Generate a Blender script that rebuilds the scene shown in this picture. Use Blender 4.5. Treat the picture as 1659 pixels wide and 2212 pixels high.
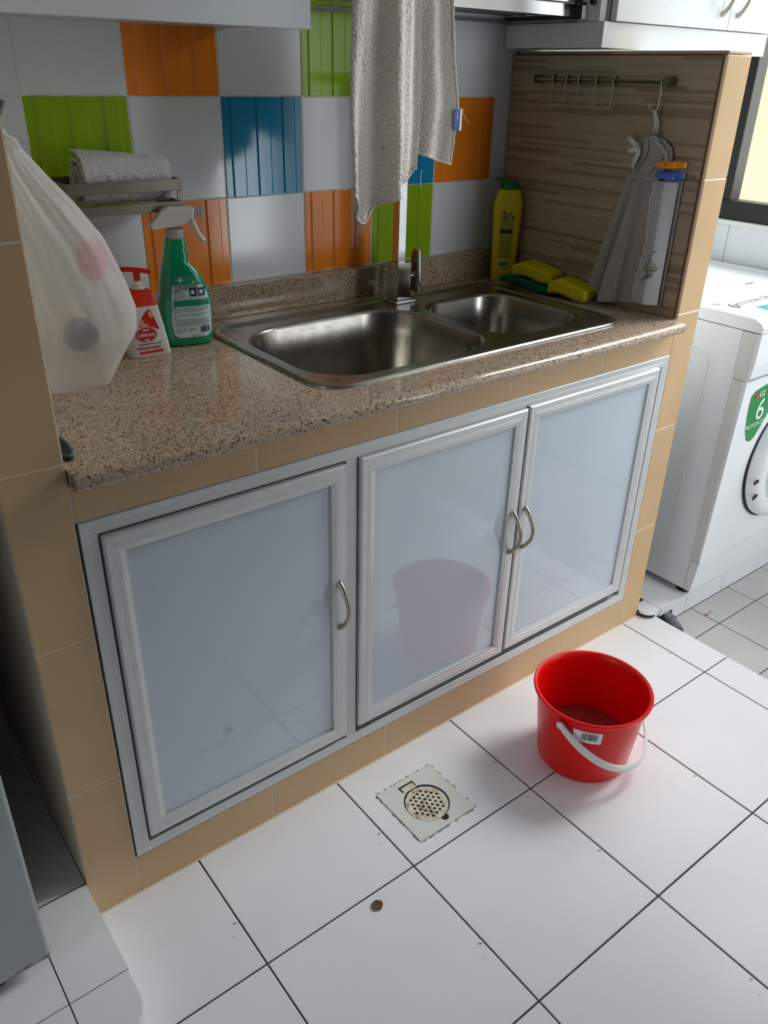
import bpy, bmesh, math, random
from mathutils import Vector, Matrix, noise
random.seed(7)
for o in list(bpy.data.objects): bpy.data.objects.remove(o, do_unlink=True)
SC = bpy.context.scene
COL = SC.collection
PI = math.pi

# ------------------------------------------------------------------ camera
cam_d = bpy.data.cameras.new('camera'); cam = bpy.data.objects.new('camera', cam_d); COL.objects.link(cam)
cam.location = (-0.18624, -1.04159, 1.34417)
cam.rotation_euler = (1.07537753, -0.02137017, -0.65906655)
cam_d.sensor_fit = 'HORIZONTAL'; cam_d.sensor_width = 36.0; cam_d.lens = 36.0 * 1756.47 / 1659.0
cam_d.clip_start = 0.02
SC.camera = cam

# ------------------------------------------------------------------ world, daylight, exposure
W = bpy.data.worlds.new('overcast_sky'); SC.world = W; W.use_nodes = True
bg = W.node_tree.nodes['Background']; bg.inputs['Color'].default_value = (0.86, 0.93, 1.0, 1); bg.inputs['Strength'].default_value = 1.5

def area(name, loc, rot, sx, sy, power, color):
    d = bpy.data.lights.new(name, 'AREA'); d.shape = 'RECTANGLE'; d.size = sx; d.size_y = sy
    d.energy = power; d.color = color
    o = bpy.data.objects.new(name, d); COL.objects.link(o); o.location = loc; o.rotation_euler = rot
    return o
# daylight entering through the yard window (outside the pane, facing the room)
area('daylight_window', (2.62, 0.0, 1.68), (0, math.radians(90), 0), 1.30, 0.8, 6, (0.93, 0.97, 1.0))
# the bright part of the overcast sky above the neighbouring roof, seen through the yard window
sky = area('bright_sky_patch', (6.0, -1.2, 5.1), (0, 0, 0), 2.8, 4.8, 640, (0.95, 0.98, 1.0))
sky.rotation_euler = (Vector((1.6, -0.1, 0.9)) - Vector((6.0, -1.2, 5.1))).to_track_quat('-Z', 'Y').to_euler()
# fill lamp added to balance brightness, behind the added window of the yard
area('added_fill_yard', (1.78, -2.0, 1.22), (math.radians(90), 0, 0), 0.96, 1.86, 24, (0.92, 0.97, 1.0))
# fill lamp added outside an invented doorway to lift floor and side faces
area('added_fill_left', (-2.85, -0.72, 1.08), (0, math.radians(-90), 0), 2.0, 0.95, 5, (0.93, 0.96, 1.0))
SC.cycles.max_bounces = 7; SC.cycles.diffuse_bounces = 4; SC.cycles.glossy_bounces = 4; SC.cycles.transmission_bounces = 6; SC.cycles.transparent_max_bounces = 8
SC.cycles.adaptive_threshold = 0.06; SC.cycles.caustics_reflective = False; SC.cycles.caustics_refractive = False
SC.view_settings.view_transform = 'Standard'
SC.view_settings.look = 'None'
SC.view_settings.gamma = 1.0
SC.view_settings.use_curve_mapping = False
SC.view_settings.exposure = 0.33

# ------------------------------------------------------------------ helpers
def lin(c):
    return tuple((v / 12.92 if v <= 0.04045 else ((v + 0.055) / 1.055) ** 2.4) for v in c)
def rgb(r, g, b): return lin((r / 255, g / 255, b / 255)) + (1.0,)

class Mat:
    """small node-graph builder round a Principled BSDF"""
    def __init__(s, name, col, rough=0.5, metal=0.0, spec=0.5, coat=0.0, coat_rough=0.05):
        s.m = bpy.data.materials.new(name); s.m.use_nodes = True
        s.t = s.m.node_tree; s.n = s.t.nodes; s.l = s.t.links
        s.p = s.n['Principled BSDF']
        s.p.inputs['Base Color'].default_value = col; s.p.inputs['Roughness'].default_value = rough
        s.p.inputs['Metallic'].default_value = metal; s.p.inputs['Specular IOR Level'].default_value = spec
        s.p.inputs['Coat Weight'].default_value = coat; s.p.inputs['Coat Roughness'].default_value = coat_rough
        s.tc = s.n.new('ShaderNodeTexCoord')
    def node(s, t, **kw):
        n = s.n.new(t)
        for k, v in kw.items():
            if k in n.inputs: n.inputs[k].default_value = v
            else: setattr(n, k, v)
        return n
    def mapping(s, scale=(1, 1, 1), coord='Object', rot=(0, 0, 0)):
        mp = s.n.new('ShaderNodeMapping'); mp.inputs['Scale'].default_value = scale; mp.inputs['Rotation'].default_value = rot
        s.l.new(s.tc.outputs[coord], mp.inputs['Vector']); return mp.outputs['Vector']
    def noise(s, scale, detail=3, vec=None, rough=0.5):
        n = s.node('ShaderNodeTexNoise'); n.inputs['Scale'].default_value = scale; n.inputs['Detail'].default_value = detail
        n.inputs['Roughness'].default_value = rough
        s.l.new(vec if vec is not None else s.tc.outputs['Object'], n.inputs['Vector']); return n.outputs['Fac']
    def ramp(s, fac, stops, interp='LINEAR'):
        r = s.n.new('ShaderNodeValToRGB'); r.color_ramp.interpolation = interp
        e = r.color_ramp.elements
        while len(e) < len(stops): e.new(0.5)
        for i, (p, c) in enumerate(stops): e[i].position = p; e[i].color = c
        s.l.new(fac, r.inputs['Fac']); return r.outputs['Color']
    def mix(s, fac, a, b, mode='MIX'):
        m = s.n.new('ShaderNodeMix'); m.data_type = 'RGBA'; m.blend_type = mode
        for sock, v in ((m.inputs[0], fac), (m.inputs[6], a), (m.inputs[7], b)):
            if hasattr(v, 'is_linked'): s.l.new(v, sock)
            else: sock.default_value = v
        return m.outputs[2]
    def color(s, out): s.l.new(out, s.p.inputs['Base Color']); return s
    def bump(s, fac, strength=0.2, dist=0.001):
        b = s.n.new('ShaderNodeBump'); b.inputs['Strength'].default_value = strength; b.inputs['Distance'].default_value = dist
        s.l.new(fac, b.inputs['Height']); s.l.new(b.outputs['Normal'], s.p.inputs['Normal']); return s

def plain(name, col, rough=0.5, metal=0.0, spec=0.5, coat=0.0, var=0.06, vscale=9, bump=0.0, bscale=400):
    m = Mat(name, col, rough, metal, spec, coat)
    if var:
        f = m.noise(vscale, 4)
        lo = tuple(max(0, c * (1 - var)) for c in col[:3]) + (1,); hi = tuple(min(1, c * (1 + var)) for c in col[:3]) + (1,)
        m.color(m.ramp(f, [(0.35, lo), (0.65, hi)]))
    if bump: m.bump(m.noise(bscale, 2), bump, 0.0006)
    return m.m

ORG = {}
def worldorg(p): return ORG.get(p.name, Vector((0, 0, 0))) if p else Vector((0, 0, 0))
def obj(name, src, mat, parent=None, smooth=False, origin=None, angle=None):
    """src: bmesh or mesh in world coordinates -> one linked mesh object"""
    if isinstance(src, bmesh.types.BMesh):
        bmesh.ops.recalc_face_normals(src, faces=src.faces)
        me = bpy.data.meshes.new(name); src.to_mesh(me); src.free()
    else: me = src
    if origin is None:
        origin = worldorg(parent) if parent else Vector((0, 0, 0))
        if not parent and len(me.vertices):
            xs = [v.co for v in me.vertices]
            origin = Vector(((min(v.x for v in xs) + max(v.x for v in xs)) / 2, (min(v.y for v in xs) + max(v.y for v in xs)) / 2, min(v.z for v in xs)))
    origin = Vector(origin)
    me.transform(Matrix.Translation(-origin))
    o = bpy.data.objects.new(name, me); COL.objects.link(o)
    if mat: me.materials.clear(); me.materials.append(mat)
    ORG[o.name] = origin
    if parent: o.parent = parent; o.location = origin - worldorg(parent)
    else: o.location = origin
    if smooth:
        me.polygons.foreach_set('use_smooth', [True] * len(me.polygons))
        if angle: me.set_sharp_from_angle(angle=math.radians(angle))
    return o
def inst(name, me, loc, parent, mat=None):
    """object sharing mesh data; loc is the world position of the mesh origin"""
    o = bpy.data.objects.new(name, me); COL.objects.link(o); o.parent = parent
    o.location = Vector(loc) - worldorg(parent); ORG[o.name] = Vector(loc)
    if mat:
        if not me.materials: me.materials.append(mat)
        o.material_slots[0].link = 'OBJECT'; o.material_slots[0].material = mat
    return o
def thing(name, label, cat, loc=(0, 0, 0), group=None):
    o = bpy.data.objects.new(name, None); COL.objects.link(o); o.location = loc; o.empty_display_size = 0.02
    ORG[o.name] = Vector(loc); return tag(o, label, cat, group)
def tag(o, label, cat=None, group=None, kind=None):
    if label: o['label'] = label
    if cat: o['category'] = cat
    if group: o['group'] = group
    if kind: o['kind'] = kind
    return o
def struct(o, label, cat=None): o['kind'] = 'structure'; o['label'] = label; o['category'] = cat or 'structure'; return o

def BM(): return bmesh.new()
def box(bm, x0, x1, y0, y1, z0, z1, bev=0.0, seg=2):
    vs = [bm.verts.new((x, y, z)) for x in (x0, x1) for y in (y0, y1) for z in (z0, z1)]
    fs = [bm.faces.new([vs[i] for i in f]) for f in ((0, 1, 3, 2), (4, 6, 7, 5), (0, 4, 5, 1), (2, 3, 7, 6), (0, 2, 6, 4), (1, 5, 7, 3))]
    if bev:
        es = list({e for f in fs for e in f.edges})
        bmesh.ops.bevel(bm, geom=es, offset=bev, segments=seg, profile=0.5, affect='EDGES')
    return bm
def bx(*a, **k): return box(BM(), *a, **k)
def cyl(bm, p0, p1, r0, r1=None, n=24, caps=True):
    p0 = Vector(p0); p1 = Vector(p1); r1 = r0 if r1 is None else r1
    d = (p1 - p0).normalized(); a = d.orthogonal().normalized(); b = d.cross(a)
    A = [bm.verts.new(p0 + r0 * (math.cos(2 * PI * i / n) * a + math.sin(2 * PI * i / n) * b)) for i in range(n)]
    B = [bm.verts.new(p1 + r1 * (math.cos(2 * PI * i / n) * a + math.sin(2 * PI * i / n) * b)) for i in range(n)]
    for i in range(n): bm.faces.new((A[i], A[(i + 1) % n], B[(i + 1) % n], B[i]))
    if caps: bm.faces.new(A[::-1]); bm.faces.new(B)
    return bm
def tube(bm, pts, r, n=10, flat=None, closed=False):
    """swept tube along pts; r radius or list; flat=(w,t,up) for a ribbon section"""
    pts = [Vector(p) for p in pts]; rings = []
    up = Vector((0, 0, 1)); prev = None
    for i, p in enumerate(pts):
        d = (pts[min(i + 1, len(pts) - 1)] - pts[max(i - 1, 0)]).normalized()
        if flat: a = Vector(flat[2]); a = (a - a.dot(d) * d).normalized(); b = d.cross(a)
        else:
            a = prev - prev.dot(d) * d if prev is not None else d.orthogonal()
            a.normalize(); b = d.cross(a); prev = a
        rr = r[i] if isinstance(r, (list, tuple)) else r
        ring = []
        for k in range(n):
            t = 2 * PI * k / n
            if flat: ring.append(bm.verts.new(p + flat[0] * math.cos(t) * a + flat[1] * math.sin(t) * b))
            else: ring.append(bm.verts.new(p + rr * (math.cos(t) * a + math.sin(t) * b)))
        rings.append(ring)
    for i in range(len(rings) - 1):
        for k in range(n): bm.faces.new((rings[i][k], rings[i][(k + 1) % n], rings[i + 1][(k + 1) % n], rings[i + 1][k]))
    bm.faces.new(rings[0][::-1]); bm.faces.new(rings[-1])
    return bm
def lathe(bm, prof, c, n=48, axis='z'):
    rings = []
    for r, z in prof:
        if r < 1e-6: rings.append([bm.verts.new((c[0], c[1], c[2] + z))]); continue
        rings.append([bm.verts.new((c[0] + r * math.cos(2 * PI * i / n), c[1] + r * math.sin(2 * PI * i / n), c[2] + z)) for i in range(n)])
    for A, B in zip(rings, rings[1:]):
        for i in range(n):
            j = (i + 1) % n
            if len(A) == 1 and len(B) == 1: continue
            if len(A) == 1: bm.faces.new((A[0], B[j], B[i]))
            elif len(B) == 1: bm.faces.new((A[i], A[j], B[0]))
            else: bm.faces.new((A[i], A[j], B[j], B[i]))
    return bm
def rrect(x0, x1, y0, y1, r, n=8):
    r = min(r, (x1 - x0) / 2 - 1e-4, (y1 - y0) / 2 - 1e-4); P = []
    for cx, cy, a0 in ((x1 - r, y1 - r, 0), (x0 + r, y1 - r, PI / 2), (x0 + r, y0 + r, PI), (x1 - r, y0 + r, 3 * PI / 2)):
        for i in range(n + 1): a = a0 + PI / 2 * i / n; P.append((cx + r * math.cos(a), cy + r * math.sin(a)))
    return P
def loft(bm, loops, cap0=True, cap1=True):
    R = [[bm.verts.new(p) for p in lp] for lp in loops]
    n = len(R[0])
    for A, B in zip(R, R[1:]):
        for i in range(n): bm.faces.new((A[i], A[(i + 1) % n], B[(i + 1) % n], B[i]))
    if cap0: bm.faces.new(R[0][::-1])
    if cap1: bm.faces.new(R[-1])
    return R
def prism(bm, poly, axis, a, b, bev=0.0):
    """extrude a polygon; axis 'y': poly in (x,z), 'x': poly in (y,z), 'z': poly in (x,y)"""
    def P(u, v, w): return {'y': (u, w, v), 'x': (w, u, v), 'z': (u, v, w)}[axis]
    A = [bm.verts.new(P(u, v, a)) for u, v in poly]; B = [bm.verts.new(P(u, v, b)) for u, v in poly]
    fs = [bm.faces.new(A[::-1]), bm.faces.new(B)]
    for i in range(len(A)): fs.append(bm.faces.new((A[i], A[(i + 1) % len(A)], B[(i + 1) % len(A)], B[i])))
    if bev:
        es = [e for e in fs[0].edges] + [e for e in fs[1].edges]
        bmesh.ops.bevel(bm, geom=es, offset=bev, segments=2, profile=0.5, affect='EDGES')
    return bm
def rotz(bm, ang, c):
    bmesh.ops.rotate(bm, verts=bm.verts, cent=Vector(c), matrix=Matrix.Rotation(ang, 3, 'Z')); return bm
def grid(f, nu, nv, thick=0.0, wrapu=False):
    """surface from f(u,v); with thick a second sheet is offset along the normals and the rim is closed"""
    m = nu if wrapu else nu + 1
    P = [[Vector(f(i / nu, j / nv)) for j in range(nv + 1)] for i in range(m)]
    bm = BM(); V = [[bm.verts.new(p) for p in r] for r in P]
    def Q(W, i, j, flip=False):
        q = (W[i][j], W[(i + 1) % m][j], W[(i + 1) % m][j + 1], W[i][j + 1]); bm.faces.new(q[::-1] if flip else q)
    for i in range(nu):
        for j in range(nv): Q(V, i, j)
    if thick:
        N = []
        for i in range(m):
            r = []
            for j in range(nv + 1):
                du = P[min(i + 1, m - 1)][j] - P[max(i - 1, 0)][j]; dv = P[i][min(j + 1, nv)] - P[i][max(j - 1, 0)]
                n = du.cross(dv); r.append(n.normalized() if n.length > 1e-12 else Vector((0, 1, 0)))
            N.append(r)
        U = [[bm.verts.new(P[i][j] + N[i][j] * thick) for j in range(nv + 1)] for i in range(m)]
        for i in range(nu):
            for j in range(nv): Q(U, i, j, True)
        for i in range(nu):
            for j in (0, nv): bm.faces.new((V[i][j], V[i + 1][j], U[i + 1][j], U[i][j]))
        for j in range(nv):
            for i in (0, nu): bm.faces.new((V[i][j], V[i][j + 1], U[i][j + 1], U[i][j]))
    return bm
def interp(tab, x):
    if x <= tab[0][0]: return tab[0][1]
    for (a, b), (c, d) in zip(tab, tab[1:]):
        if x <= c:
            t = (x - a) / (c - a) if c > a else 0; return b + (d - b) * t
    return tab[-1][1]
def text(name, body, size, mat, parent, M, extrude=0.0003, bold=0.0, align='CENTER', sx=1.0):
    """flat lettering as a mesh; M places its local xy plane in the world"""
    cu = bpy.data.curves.new(name, 'FONT'); cu.body = body; cu.size = size; cu.extrude = extrude; cu.offset = bold
    cu.align_x = align; cu.align_y = 'CENTER'; cu.resolution_u = 3
    t = bpy.data.objects.new(name, cu); COL.objects.link(t)
    bpy.context.view_layer.update()
    me = bpy.data.meshes.new_from_object(t.evaluated_get(bpy.context.evaluated_depsgraph_get()))
    bpy.data.objects.remove(t, do_unlink=True)
    me.transform(M @ Matrix.Diagonal((sx, 1, 1, 1)))
    return obj(name, me, mat, parent)
def frame_M(o, xd, yd):
    x = Vector(xd).normalized(); y = Vector(yd); y = (y - y.dot(x) * x).normalized(); z = x.cross(y)
    return Matrix(((x.x, y.x, z.x, o[0]), (x.y, y.y, z.y, o[1]), (x.z, y.z, z.z, o[2]), (0, 0, 0, 1)))

# ------------------------------------------------------------------ materials
def m_tile(name, col, rough, var=0.03, speck=None, coat=0.0):
    m = Mat(name, col, rough, coat=coat)
    lo = tuple(c * (1 - var) for c in col[:3]) + (1,); hi = tuple(min(1, c * (1 + var)) for c in col[:3]) + (1,)
    c = m.ramp(m.noise(6, 5), [(0.3, lo), (0.7, hi)])
    if speck:
        f = m.noise(140, 2); g = m.noise(9, 3)
        k = m.n.new('ShaderNodeMath'); k.operation = 'MULTIPLY'; m.l.new(f, k.inputs[0]); m.l.new(g, k.inputs[1])
        c = m.mix(m.ramp(k.outputs[0], [(0.475, (0, 0, 0, 1)), (0.495, (1, 1, 1, 1))]), c, speck)
    m.color(c); return m
M_floor = m_tile('white_floor_tile', rgb(243, 243, 243), 0.30, 0.02, rgb(120, 112, 104)); M_floor.bump(M_floor.noise(260, 2), 0.05, 0.0006); M_floor = M_floor.m
M_yard = m_tile('grey_yard_tile', rgb(206, 203, 198), 0.4, 0.05, rgb(120, 100, 80)).m
M_grout_dark = plain('dark_grout', rgb(66, 62, 60), 0.9, var=0.3, vscale=30)
M_grout_cream = plain('cream_grout', rgb(236, 224, 202), 0.9, var=0.08)
M_grout_grey = plain('grey_grout', rgb(214, 214, 206), 0.9, var=0.08)
m = m_tile('tan_tile', rgb(206, 172, 130), 0.42, 0.05); m.bump(m.noise(300, 2), 0.05, 0.0005); M_tan = m.m
M_wwhite = m_tile('white_wall_tile', rgb(226, 228, 232), 0.12, 0.015).m
def ribbed(name, col):
    m = m_tile(name, col, 0.13, 0.05); m.bump(m.noise(60, 3), 0.06, 0.002); return m.m
M_orange = ribbed('orange_wall_tile', rgb(244, 136, 34)); M_green = ribbed('green_wall_tile', rgb(146, 180, 26)); M_blue = ribbed('blue_wall_tile', rgb(20, 140, 184))
M_paint = plain('white_paint', rgb(226, 226, 222), 0.7, var=0.02)
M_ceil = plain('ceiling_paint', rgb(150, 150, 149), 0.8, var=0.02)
M_aisle = plain('dark_grey_bounce_damper', rgb(84, 82, 80), 0.5, var=0.04)  # dark tone picked to cut light bounced off unseen walls
M_lam = plain('white_laminate', rgb(213, 217, 219), 0.3, var=0.012)
M_lamedge = plain('grey_laminate_edge', rgb(120, 122, 122), 0.5, var=0.03)
# aluminium: fine drawn lines
def m_alu(name, col, rough, metal=0.75):
    m = Mat(name, col, rough, metal)
    f = m.noise(40, 3, m.mapping((1, 1, 1)))
    m.color(m.ramp(f, [(0.3, tuple(c * 0.94 for c in col[:3]) + (1,)), (0.7, col)])); return m.m
M_alu = m_alu('brushed_aluminium', rgb(216, 218, 217), 0.36, 0.35)
M_panel = plain('frosted_blue_grey_panel', rgb(194, 203, 214), 0.05, var=0.01, vscale=3, spec=0.9, coat=0.35)
M_rubber = plain('black_rubber', rgb(20, 20, 21), 0.55, var=0.2)
M_dark = plain('painted_gap_shade', rgb(26, 26, 27), 0.8, var=0.1)  # near-black that stands in for shade inside gaps and recesses
m = Mat('brushed_stainless_steel', rgb(172, 168, 160), 0.27, 1.0)
st = m.noise(22, 6, m.mapping((1, 9, 1))); m.color(m.ramp(st, [(0.3, rgb(148, 144, 137)), (0.7, rgb(180, 176, 168))])); m.bump(m.noise(60, 4, m.mapping((1, 14, 1))), 0.04, 0.0008); M_steel = m.m
M_steel_pol = plain('polished_steel', rgb(225, 224, 220), 0.12, 1.0, var=0.03)
M_steel_dull = plain('dull_steel', rgb(128, 122, 110), 0.34, 1.0, var=0.12, vscale=20)
M_chrome = plain('chrome', rgb(205, 206, 208), 0.09, 1.0, var=0.02)
M_handle = plain('satin_nickel', rgb(168, 160, 146), 0.3, 1.0, var=0.04)
# speckled granite
m = Mat('speckled_granite', rgb(180, 160, 140), 0.09)
vo = m.n.new('ShaderNodeTexVoronoi'); vo.inputs['Scale'].default_value = 420; m.l.new(m.tc.outputs['Object'], vo.inputs['Vector'])
sep = m.n.new('ShaderNodeSeparateColor'); m.l.new(vo.outputs['Color'], sep.inputs[0])
c1 = m.ramp(sep.outputs[0], [(0.0, rgb(160, 136, 114)), (0.25, rgb(184, 163, 141)), (0.5, rgb(194, 174, 152)), (0.75, rgb(176, 153, 131)), (1.0, rgb(206, 189, 168))])
vo2 = m.n.new('ShaderNodeTexVoronoi'); vo2.inputs['Scale'].default_value = 380; m.l.new(m.tc.outputs['Object'], vo2.inputs['Vector'])
sep2 = m.n.new('ShaderNodeSeparateColor'); m.l.new(vo2.outputs['Color'], sep2.inputs[0])
dk = m.ramp(sep2.outputs[1], [(0.925, (0, 0, 0, 1)), (0.93, (1, 1, 1, 1))], 'CONSTANT')
brk = m.ramp(sep2.outputs[2], [(0.89, (0, 0, 0, 1)), (0.895, (1, 1, 1, 1))], 'CONSTANT')
c2 = m.mix(brk, c1, rgb(136, 104, 80)); c3 = m.mix(dk, c2, rgb(70, 60, 54))
m.color(c3); M_granite = m.m
# printed strip-wood wall tile: rows of thin strips of random tone (runs along world y, rows in z)
m = Mat('printed_strip_wood_tile', rgb(150, 128, 104), 0.42)
def strips(rows, cols, lo, mid, hi, seed):
    vec = m.mapping((1, cols, rows))
    sx = m.n.new('ShaderNodeSeparateXYZ'); m.l.new(vec, sx.inputs[0])
    fz = m.n.new('ShaderNodeMath'); fz.operation = 'FLOOR'; m.l.new(sx.outputs['Z'], fz.inputs[0])
    wn = m.n.new('ShaderNodeTexWhiteNoise'); wn.noise_dimensions = '1D'; m.l.new(fz.outputs[0], wn.inputs['W'])
    ad = m.n.new('ShaderNodeMath'); ad.operation = 'MULTIPLY_ADD'; m.l.new(wn.outputs['Value'], ad.inputs[0]); ad.inputs[1].default_value = 7.3; m.l.new(sx.outputs['Y'], ad.inputs[2])
    fy = m.n.new('ShaderNodeMath'); fy.operation = 'FLOOR'; m.l.new(ad.outputs[0], fy.inputs[0])
    cb = m.n.new('ShaderNodeCombineXYZ'); m.l.new(fz.outputs[0], cb.inputs[0]); m.l.new(fy.outputs[0], cb.inputs[1]); cb.inputs[2].default_value = seed
    w2 = m.n.new('ShaderNodeTexWhiteNoise'); w2.noise_dimensions = '3D'; m.l.new(cb.outputs[0], w2.inputs['Vector'])
    return w2.outputs['Value']
sA = strips(190, 2.4, 0, 0, 0, 1.0); sB = strips(150, 2.9, 0, 0, 0, 5.0)
ca = m.ramp(sA, [(0.0, rgb(170, 150, 126)), (0.45, rgb(182, 163, 139)), (0.75, rgb(175, 155, 131)), (1.0, rgb(188, 170, 147))])
cb_ = m.ramp(sB, [(0.0, (1, 1, 1, 1)), (0.70, (1, 1, 1, 1)), (0.72, rgb(220, 213, 206)), (0.85, rgb(202, 193, 184)), (1.0, rgb(228, 223, 218))])
cc = m.mix(1.0, ca, cb_, 'MULTIPLY')
gr = m.noise(40, 4, m.mapping((1, 1.5, 40))); cg = m.mix(m.ramp(gr, [(0.3, (0.25, 0.25, 0.25, 1)), (0.7, (0, 0, 0, 1))]), cc, rgb(120, 100, 80))
m.color(cg); M_strip = m.m
M_brownedge = plain('brown_tile_edge', rgb(112, 84, 56), 0.6, var=0.1)
# cloth
def m_terry(name, col, var=0.08, scale=420, stains=None, strength=0.9):
    m = Mat(name, col, 0.95, spec=0.1); m.p.inputs['Sheen Weight'].default_value = 0.25
    f = m.noise(scale, 2); lo = tuple(c * (1 - 2.2 * var) for c in col[:3]) + (1,); hi = tuple(min(1, c * (1 + var)) for c in col[:3]) + (1,)
    c = m.ramp(f, [(0.35, lo), (0.6, hi)])
    c = m.mix(m.ramp(m.noise(7, 4), [(0.45, (0, 0, 0, 1)), (0.75, (0.4, 0.4, 0.4, 1))]), c, tuple(x * 0.8 for x in col[:3]) + (1,))
    if stains:
        k = m.n.new('ShaderNodeMath'); k.operation = 'MULTIPLY'; m.l.new(m.noise(16, 2), k.inputs[0]); m.l.new(m.noise(170, 3), k.inputs[1])
        c = m.mix(m.ramp(k.outputs[0], [(0.385, (0, 0, 0, 1)), (0.44, (0.75, 0.75, 0.75, 1))]), c, stains)
    m.color(c); m.bump(f, strength, 0.003); return m.m
M_towel = m_terry('offwhite_terry', rgb(234, 226, 218), 0.10, 380, rgb(112, 100, 92))
M_roll = m_terry('white_terry', rgb(224, 222, 222), 0.12, 420)
M_taupe = m_terry('taupe_terry', rgb(190, 180, 173), 0.07, 520)
M_pale = m_terry('pale_grey_terry', rgb(200, 200, 202), 0.05, 520)
M_ribbon = plain('satin_ribbon', rgb(216, 212, 208), 0.45, var=0.03)
M_thread = plain('dark_thread', rgb(58, 56, 58), 0.8)
M_thread_gold = plain('olive_thread', rgb(150, 140, 84), 0.8)
M_tagblue = plain('blue_woven_tag', rgb(70, 104, 176), 0.7, var=0.3, vscale=260)
M_white_plastic = plain('white_plastic', rgb(230, 229, 224), 0.32, var=0.015)
M_grey_plastic = plain('grey_plastic', rgb(178, 178, 174), 0.35, var=0.02)
M_black_print = plain('black_print', rgb(30, 32, 40), 0.6); M_grey_print = plain('grey_print', rgb(110, 114, 118), 0.6)
M_red_plastic = plain('red_plastic', rgb(222, 22, 20), 0.25, var=0.03)
M_bucket = plain('red_bucket_plastic', rgb(228, 10, 14), 0.3, var=0.03, spec=0.3)
M_orange_red = plain('orange_red_plastic', rgb(226, 54, 34), 0.3, var=0.02)
M_red_print = plain('red_print', rgb(200, 24, 28), 0.5); M_skin_print = plain('peach_print', rgb(230, 168, 128), 0.5); M_white_print = plain('white_print', rgb(236, 236, 236), 0.5)
m = Mat('green_bottle_plastic', rgb(4, 140, 96), 0.12, coat=0.4)
m.color(m.ramp(m.noise(10, 3), [(0.3, rgb(4, 144, 98)), (0.7, rgb(14, 162, 114))])); M_gbottle = m.m
M_glabel = plain('pale_green_label', rgb(208, 226, 224), 0.35, var=0.02); M_gprint = plain('green_print', rgb(16, 140, 112), 0.5); M_navy = plain('navy_print', rgb(34, 40, 90), 0.5)
M_yplastic = plain('yellow_plastic', rgb(238, 214, 20), 0.3, var=0.03); M_gcap = plain('green_cap', rgb(6, 120, 52), 0.35, var=0.04)
m = Mat('yellow_sponge_foam', rgb(226, 214, 30), 0.95, spec=0.1); f = m.noise(260, 3); m.color(m.ramp(f, [(0.3, rgb(196, 184, 16)), (0.6, rgb(232, 220, 40))])); m.bump(f, 0.5, 0.002); M_foam = m.m
m = Mat('green_scourer', rgb(10, 104, 62), 0.95, spec=0.1); f = m.noise(330, 3); m.color(m.ramp(f, [(0.3, rgb(4, 78, 46)), (0.65, rgb(18, 122, 76))])); m.bump(f, 0.7, 0.002); M_scour = m.m
M_spbase = m_terry('pink_grey_scrub', rgb(170, 140, 120), 0.15, 300)
# thin translucent carrier bag
m = Mat('thin_white_bag', rgb(240, 238, 236), 0.35)
tr = m.n.new('ShaderNodeBsdfTransparent'); tl = m.n.new('ShaderNodeBsdfTranslucent'); tl.inputs['Color'].default_value = rgb(244, 242, 240)
mx1 = m.n.new('ShaderNodeMixShader'); mx2 = m.n.new('ShaderNodeMixShader'); mx1.inputs[0].default_value = 0.45
m.l.new(m.p.outputs[0], mx1.inputs[1]); m.l.new(tl.outputs[0], mx1.inputs[2])
mx2.inputs[0].default_value = 0.38; m.p.inputs['Roughness'].default_value = 0.28; m.bump(m.noise(1, 6, m.mapping((70, 70, 7), rot=(0, math.radians(24), 0)), 0.65), 0.7, 0.004); m.l.new(m.n['Bump'].outputs['Normal'], tl.inputs['Normal']); m.l.new(mx1.outputs[0], mx2.inputs[1]); m.l.new(tr.outputs[0], mx2.inputs[2])
m.l.new(mx2.outputs[0], m.n['Material Output'].inputs['Surface']); M_bag = m.m
M_slate = plain('slate_plastic', rgb(72, 82, 100), 0.5, var=0.08); M_cream = plain('cream_card', rgb(226, 214, 188), 0.6); M_pink = plain('pink_plastic', rgb(226, 120, 140), 0.5)
M_appliance = plain('white_enamel', rgb(232, 234, 236), 0.22, var=0.008); M_appl_grey = plain('pale_grey_plastic', rgb(214, 214, 212), 0.35, var=0.01)
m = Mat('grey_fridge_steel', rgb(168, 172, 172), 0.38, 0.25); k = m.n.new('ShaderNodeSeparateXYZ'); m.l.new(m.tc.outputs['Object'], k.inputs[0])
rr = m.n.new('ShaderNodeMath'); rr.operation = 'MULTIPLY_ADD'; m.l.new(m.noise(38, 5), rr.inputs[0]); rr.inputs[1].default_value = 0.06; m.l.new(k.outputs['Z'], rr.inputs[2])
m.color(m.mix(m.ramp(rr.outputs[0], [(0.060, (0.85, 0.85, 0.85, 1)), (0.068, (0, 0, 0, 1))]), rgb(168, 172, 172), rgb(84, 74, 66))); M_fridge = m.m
M_stk_green = plain('green_sticker', rgb(18, 132, 56), 0.3, var=0.12, vscale=14); M_stk_teal = plain('teal_sticker', rgb(26, 140, 130), 0.35, var=0.15, vscale=20); M_stk_red = plain('red_logo', rgb(196, 40, 60), 0.4)
m = Mat('door_glass', rgb(196, 202, 204), 0.08); m.p.inputs['Transmission Weight'].default_value = 0.6; M_wmglass = m.m
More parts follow.
